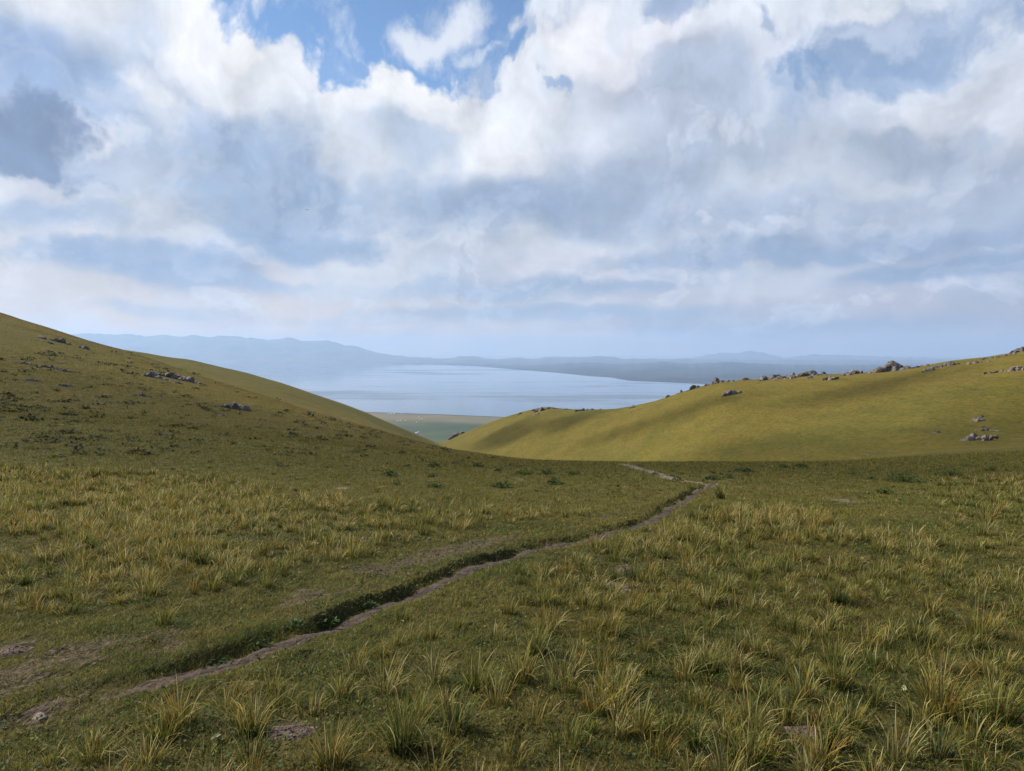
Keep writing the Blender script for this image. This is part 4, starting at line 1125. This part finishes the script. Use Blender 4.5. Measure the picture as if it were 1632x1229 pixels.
def build_rocks():
    mats = {'d': mat_rock('dark rock', (.055, .050, .047, 1), (.155, .137, .122, 1), (.27, .235, .205, 1)),
            'g': mat_rock('grey rock', (.09, .08, .073, 1), (.20, .18, .16, 1), (.34, .30, .265, 1)),
            'p': mat_rock('pinkish rock', (.085, .068, .056, 1), (.20, .165, .135, 1), (.33, .28, .24, 1))}
    for i, (u, v, w, h, n, tone, slope, label) in enumerate(ROCKS):
        # row by row down the column until the line of sight meets the land
        x = y = None
        for dv in range(0, 12):
            x, y = px(u, v+dv, 700.)
            if y < 620: break
        z = float(base_h(x, y)+micro(np.array([x]), np.array([y]))[0])
        kh = 1.0 if 820 < u < 1120 else (1.5 if u > 1200 else 1.3)
        V, Fc = outcrop(w/F*y*(1.25 if u > 1200 else 1.12), h/F*y*kh, n+2+n//2 if n > 1 else n, 1000+i*13, lean=slope)
        o = mesh_obj('boulder' if n == 1 else 'rock_outcrop', V, None, Fc, mat=mats[tone]); o.location = (x, y, z-.16*h/F*y)
        o.rotation_euler = (0, 0, -atan2(x, y))
        tag(o, label, 'rock', 'rocks on the hillsides')
    STONES = [(68, 1142, 34, 10, 'p', 'flat pale stone in the trodden soil at the near end of the trail'), (1010, 846, 9, 5, 'p', 'white stone on the edge of the trail'),
              (1098, 765, 4, 3, 'p', 'tiny white stone by the side track'), (655, 858, 10, 5, 'g', 'grey stone in the turf above the trail'), (580, 859, 16, 5, 'p', 'flat brown stone in the left field'),
              (1258, 812, 12, 8, 'g', 'grey stone in the grass below the side track'), (760, 1144, 14, 10, 'g', 'grey stone in the turf at the bottom centre'), (990, 937, 26, 7, 'p', 'pinkish flat stone among the tussocks right of the trail')]
    for i, (u, v, w, h, tone, label) in enumerate(STONES):
        x, y = px(u, v); z = float(land(np.array([x]), np.array([y]))[0]); V, Fc = boulder(w/F*y*.5, w/F*y*.42, h/F*y*.8, 500+i*7, 3)
        o = mesh_obj('stone', V, None, Fc, mat=mats[tone]); o.location = (x, y, z); o.rotation_euler = (0, 0, i*1.3)
        tag(o, label, 'stone')
# ---------------------------------------------------------------- molehills, leaves
def build_soil_heaps():
    ms = mat_soil(1.9)
    for i, (u, v, w, h, label) in enumerate([(462, 1172, 64, 22, 'crumbly pinkish brown molehill in the turf at lower left'), (18, 1042, 44, 16, 'reddish brown soil heap at the left edge'),
                                       (1288, 1168, 54, 14, 'flattened reddish soil heap between the near right tussocks'), (992, 908, 26, 12, 'dark soil heap in the right hand field')]):
        x, y = px(u, v); z = float(land(np.array([x]), np.array([y]))[0]); r = w/F*y*.5; H = h/F*y*.42
        Vs, Fs, k = [], [], 0
        g = np.linspace(-1.15, 1.15, 40); X, Y = np.meshgrid(g, g); R = np.sqrt(X*X+Y*Y)+.25*(fbm(X*2+i*9, Y*2, 141, 3)-.5)
        Z = H*np.clip(1-R*R, -.3, 1)*(.75+.7*(fbm(X*5+i*5, Y*5, 143, 4)-.3))
        mesh_V = np.stack([X*r, Y*r*.8, Z], -1).reshape(-1, 3); Q = grid_quads(40, 40)
        Tt = np.concatenate([Q[:, [0, 1, 2]], Q[:, [0, 2, 3]]]); Vs.append(mesh_V); Fs.append(Tt); k = len(mesh_V)
        for j in range(70):
            a = rng.uniform(0, 2*pi); q = math.sqrt(rng.random())*1.15; s = rng.uniform(.03, .11)*r
            V, Fc = boulder(s, s*.9, s*.7, 900+i*100+j, 1)
            V = V+np.array([cos(a)*q*r, sin(a)*q*r*.8, max(0, H*(1-q*q))*.85+s*.2]); Vs.append(V); Fs.append(Fc+k); k += len(V)
        o = mesh_obj('molehill', np.concatenate(Vs), None, np.concatenate(Fs), mat=ms); o.location = (x, y, z)
        tag(o, label, 'soil heap')
    ml = mat_plain('dry pale leaf', (.24, .24, .13), .6, .3)
    for i, (u, v, w, label) in enumerate([(345, 1184, 26, 'pale curled dry leaf lying in the turf below the trail'), (640, 994, 12, 'pale leaf beside the small tussock under the trail bend'),
                                   (410, 1040, 14, 'pale upright leaf at the foot of the trail bank'), (1199, 1182, 22, 'broad yellowish leaf standing at the bottom of the right field'), (1605, 1052, 20, 'broad green leaf near the right edge of the field'),
                                   (1445, 1100, 26, 'long pale leaf rosette left of the tallest tussock')]):
        x, y = px(u, v); z = float(land(np.array([x]), np.array([y]))[0]); s = .62*w/F*y
        t = np.linspace(0, 1, 9); q = np.linspace(-1, 1, 5); T_, Q_ = np.meshgrid(t, q, indexing='ij')
        wd = np.sin(pi*np.clip(T_*.95+.04, 0, 1))**.8*.32*s
        X = (T_-.5)*s; Y = Q_*wd; Z = .012+.30*s*np.abs(Q_)*np.sin(pi*T_)*.8+.35*s*(T_-.4)**2+.03*s*np.sin(9*T_)
        o = mesh_obj('dry_leaf', np.stack([X, Y, Z], -1).reshape(-1, 3), grid_quads(9, 5), mat=ml, smooth=True); o.location = (x, y, z+.01)
        o.rotation_euler = (.2*i, -.5 if 'upright' in label or 'standing' in label else -.15, i*2.1+.6); tag(o, label, 'leaf')
# ---------------------------------------------------------------- yurts by the lake, bird
def lathe(prof, n=24):
    a = np.linspace(0, 2*pi, n, endpoint=False); V = []
    for r, z in prof: V += [(r*cos(t), r*sin(t), z) for t in a]
    i = np.arange(len(prof)*n).reshape(len(prof), n); j = np.roll(i, -1, 1)
    return np.array(V), np.stack([i[:-1], j[:-1], j[1:], i[1:]], -1).reshape(-1, 4)
def build_yurts():
    felt = mat_plain('white felt', (.78, .77, .73), .85, .06); roofm = mat_plain('pale roof felt', (.80, .79, .76), .85, .08); wood = mat_plain('painted door', (.25, .10, .05), .6, .2); crown = mat_plain('roof crown', (.45, .40, .34), .8, .2)
    blue = mat_plain('pale blue roof', (.30, .45, .55), .6, .1)
    def make(roof_mat):
        e = empty('yurt', (0, 0, 0))
        V, Q = lathe([(3.05, 0), (3.1, .1), (3.1, 1.75), (3.02, 1.8)]); mesh_obj('wall', V, Q, mat=felt, parent=e)
        V, Q = lathe([(3.25, 1.72), (3.2, 1.82), (2.6, 2.45), (1.7, 3.15), (.7, 3.6), (.45, 3.63)]); mesh_obj('roof', V, Q, mat=roof_mat, parent=e)
        V, Q = lathe([(.55, 3.55), (.55, 3.72), (.3, 3.85), (.001, 3.9)]); mesh_obj('roof_crown', V, Q, mat=crown, parent=e)
        V = [(sx*.5, y, z) for z in (0, 1.6) for y in (-3.22, -3.0) for sx in (-1, 1)]
        d = mesh_obj('door', V, [(0, 2, 3, 1), (4, 5, 7, 6), (0, 1, 5, 4), (2, 6, 7, 3), (0, 4, 6, 2), (1, 3, 7, 5)], mat=wood, parent=e)
        return e
    def copy(e):
        r = e.copy(); COL.objects.link(r)
        for c in list(e.children):
            k = c.copy(); COL.objects.link(k); k.parent = r
        return r
    Y = [(619, 660.4, 1.1, 'white yurt on the tan shore strip, left of the lakeside trio'), (623.5, 660.2, 1.3, 'middle white yurt of the lakeside trio on the shore strip'), (628, 660.2, 1.4, 'right white yurt of the lakeside trio on the shore strip'),
         (640, 659.8, .7, 'small white yurt alone on the shore right of the lakeside trio'), (667, 665.5, .9, 'white yurt on the tan strip, upper of a centre pair'), (672, 668.2, 1.0, 'white yurt on the tan strip, lower of a centre pair'), (668.5, 668.8, .7, 'small white yurt touching the lower one of the centre pair'),
         (634, 671.3, 1.0, 'white yurt at the tan and green meadow edge, leftmost of a row'), (638.5, 670.8, 1.2, 'white yurt at the meadow edge, second of the row'), (646, 671, .9, 'white yurt at the meadow edge, right end of the row'), (664, 673.6, .8, 'small white yurt at the meadow edge below the centre pair'),
         (663.5, 690.6, 1.2, 'pale yurt on the green meadow near the notch, left of two'), (667, 689.8, 1.4, 'pale blue roofed yurt on the green meadow near the notch')]
    a = make(roofm); b = make(blue); used = False
    for i, (u, v, s, label) in enumerate(Y):
        x, y = px(u, v)
        o = b if i == len(Y)-1 else (a if not used else copy(a)); used = True
        o.location = (x, y, float(base_h(x, y))-.05); o.scale = (s, s, s); o.rotation_euler = (0, 0, i*.7-.4)
        tag(o, label, 'yurt', 'yurts on the lakeside meadow')
def build_bird():
    u, v, y = 489.5, 334.5, 170.; x = y*(u-UC)/F; z = EYE+y*(VH-v)/F
    m = mat_plain('dark plumage', (.03, .027, .024), .8, .2)
    e = empty('bird', (x, y, z), .5); tag(e, 'small dark bird gliding high in front of the grey cloud', 'bird')
    V, Q = lathe([(.001, -.26), (.035, -.2), (.07, -.05), (.065, .08), (.04, .17), (.045, .21), (.02, .26), (.001, .29)], 12)
    V = V[:, [0, 2, 1]]; V = np.concatenate([V, [(-.07, -.42, 0), (.07, -.42, 0), (.02, -.2, .01), (-.02, -.2, .01)]]); k = len(V)
    mesh_obj('body', V, np.concatenate([Q, [[k-4, k-3, k-2, k-1]]]), mat=m, parent=e)
    for s in (-1, 1):
        top = [(0.04*s, .10, .03), (.22*s, .15, .07), (.48*s, .06, .06), (.62*s, -.06, .04), (.44*s, -.10, .055), (.20*s, -.10, .06), (.04*s, -.10, .03)]
        Vw = top+[(p[0], p[1], p[2]-.015) for p in top]
        Qw = [(0, 1, 5, 6), (1, 2, 4, 5), (7, 13, 12, 8), (8, 12, 11, 9)]+[(i, i+7, (i+1) % 7+7, (i+1) % 7) for i in range(7)]
        mesh_obj('wing', Vw, Qw, [(2, 3, 4), (9, 11, 10)], mat=m, parent=e)
# ---------------------------------------------------------------- assemble
build_world(); build_sun()
build_ground(); build_trail(); build_lake(); build_far(); build_haze(); build_clouds()
MG = build_grass(); build_heroes(MG)
build_plants(); build_rocks(); build_soil_heaps(); build_yurts(); build_bird()
scene.cycles.use_denoising = True
scene.cycles.max_bounces = 6; scene.cycles.diffuse_bounces = 2; scene.cycles.glossy_bounces = 2; scene.cycles.transmission_bounces = 3; scene.cycles.volume_bounces = 1; scene.cycles.transparent_max_bounces = 8
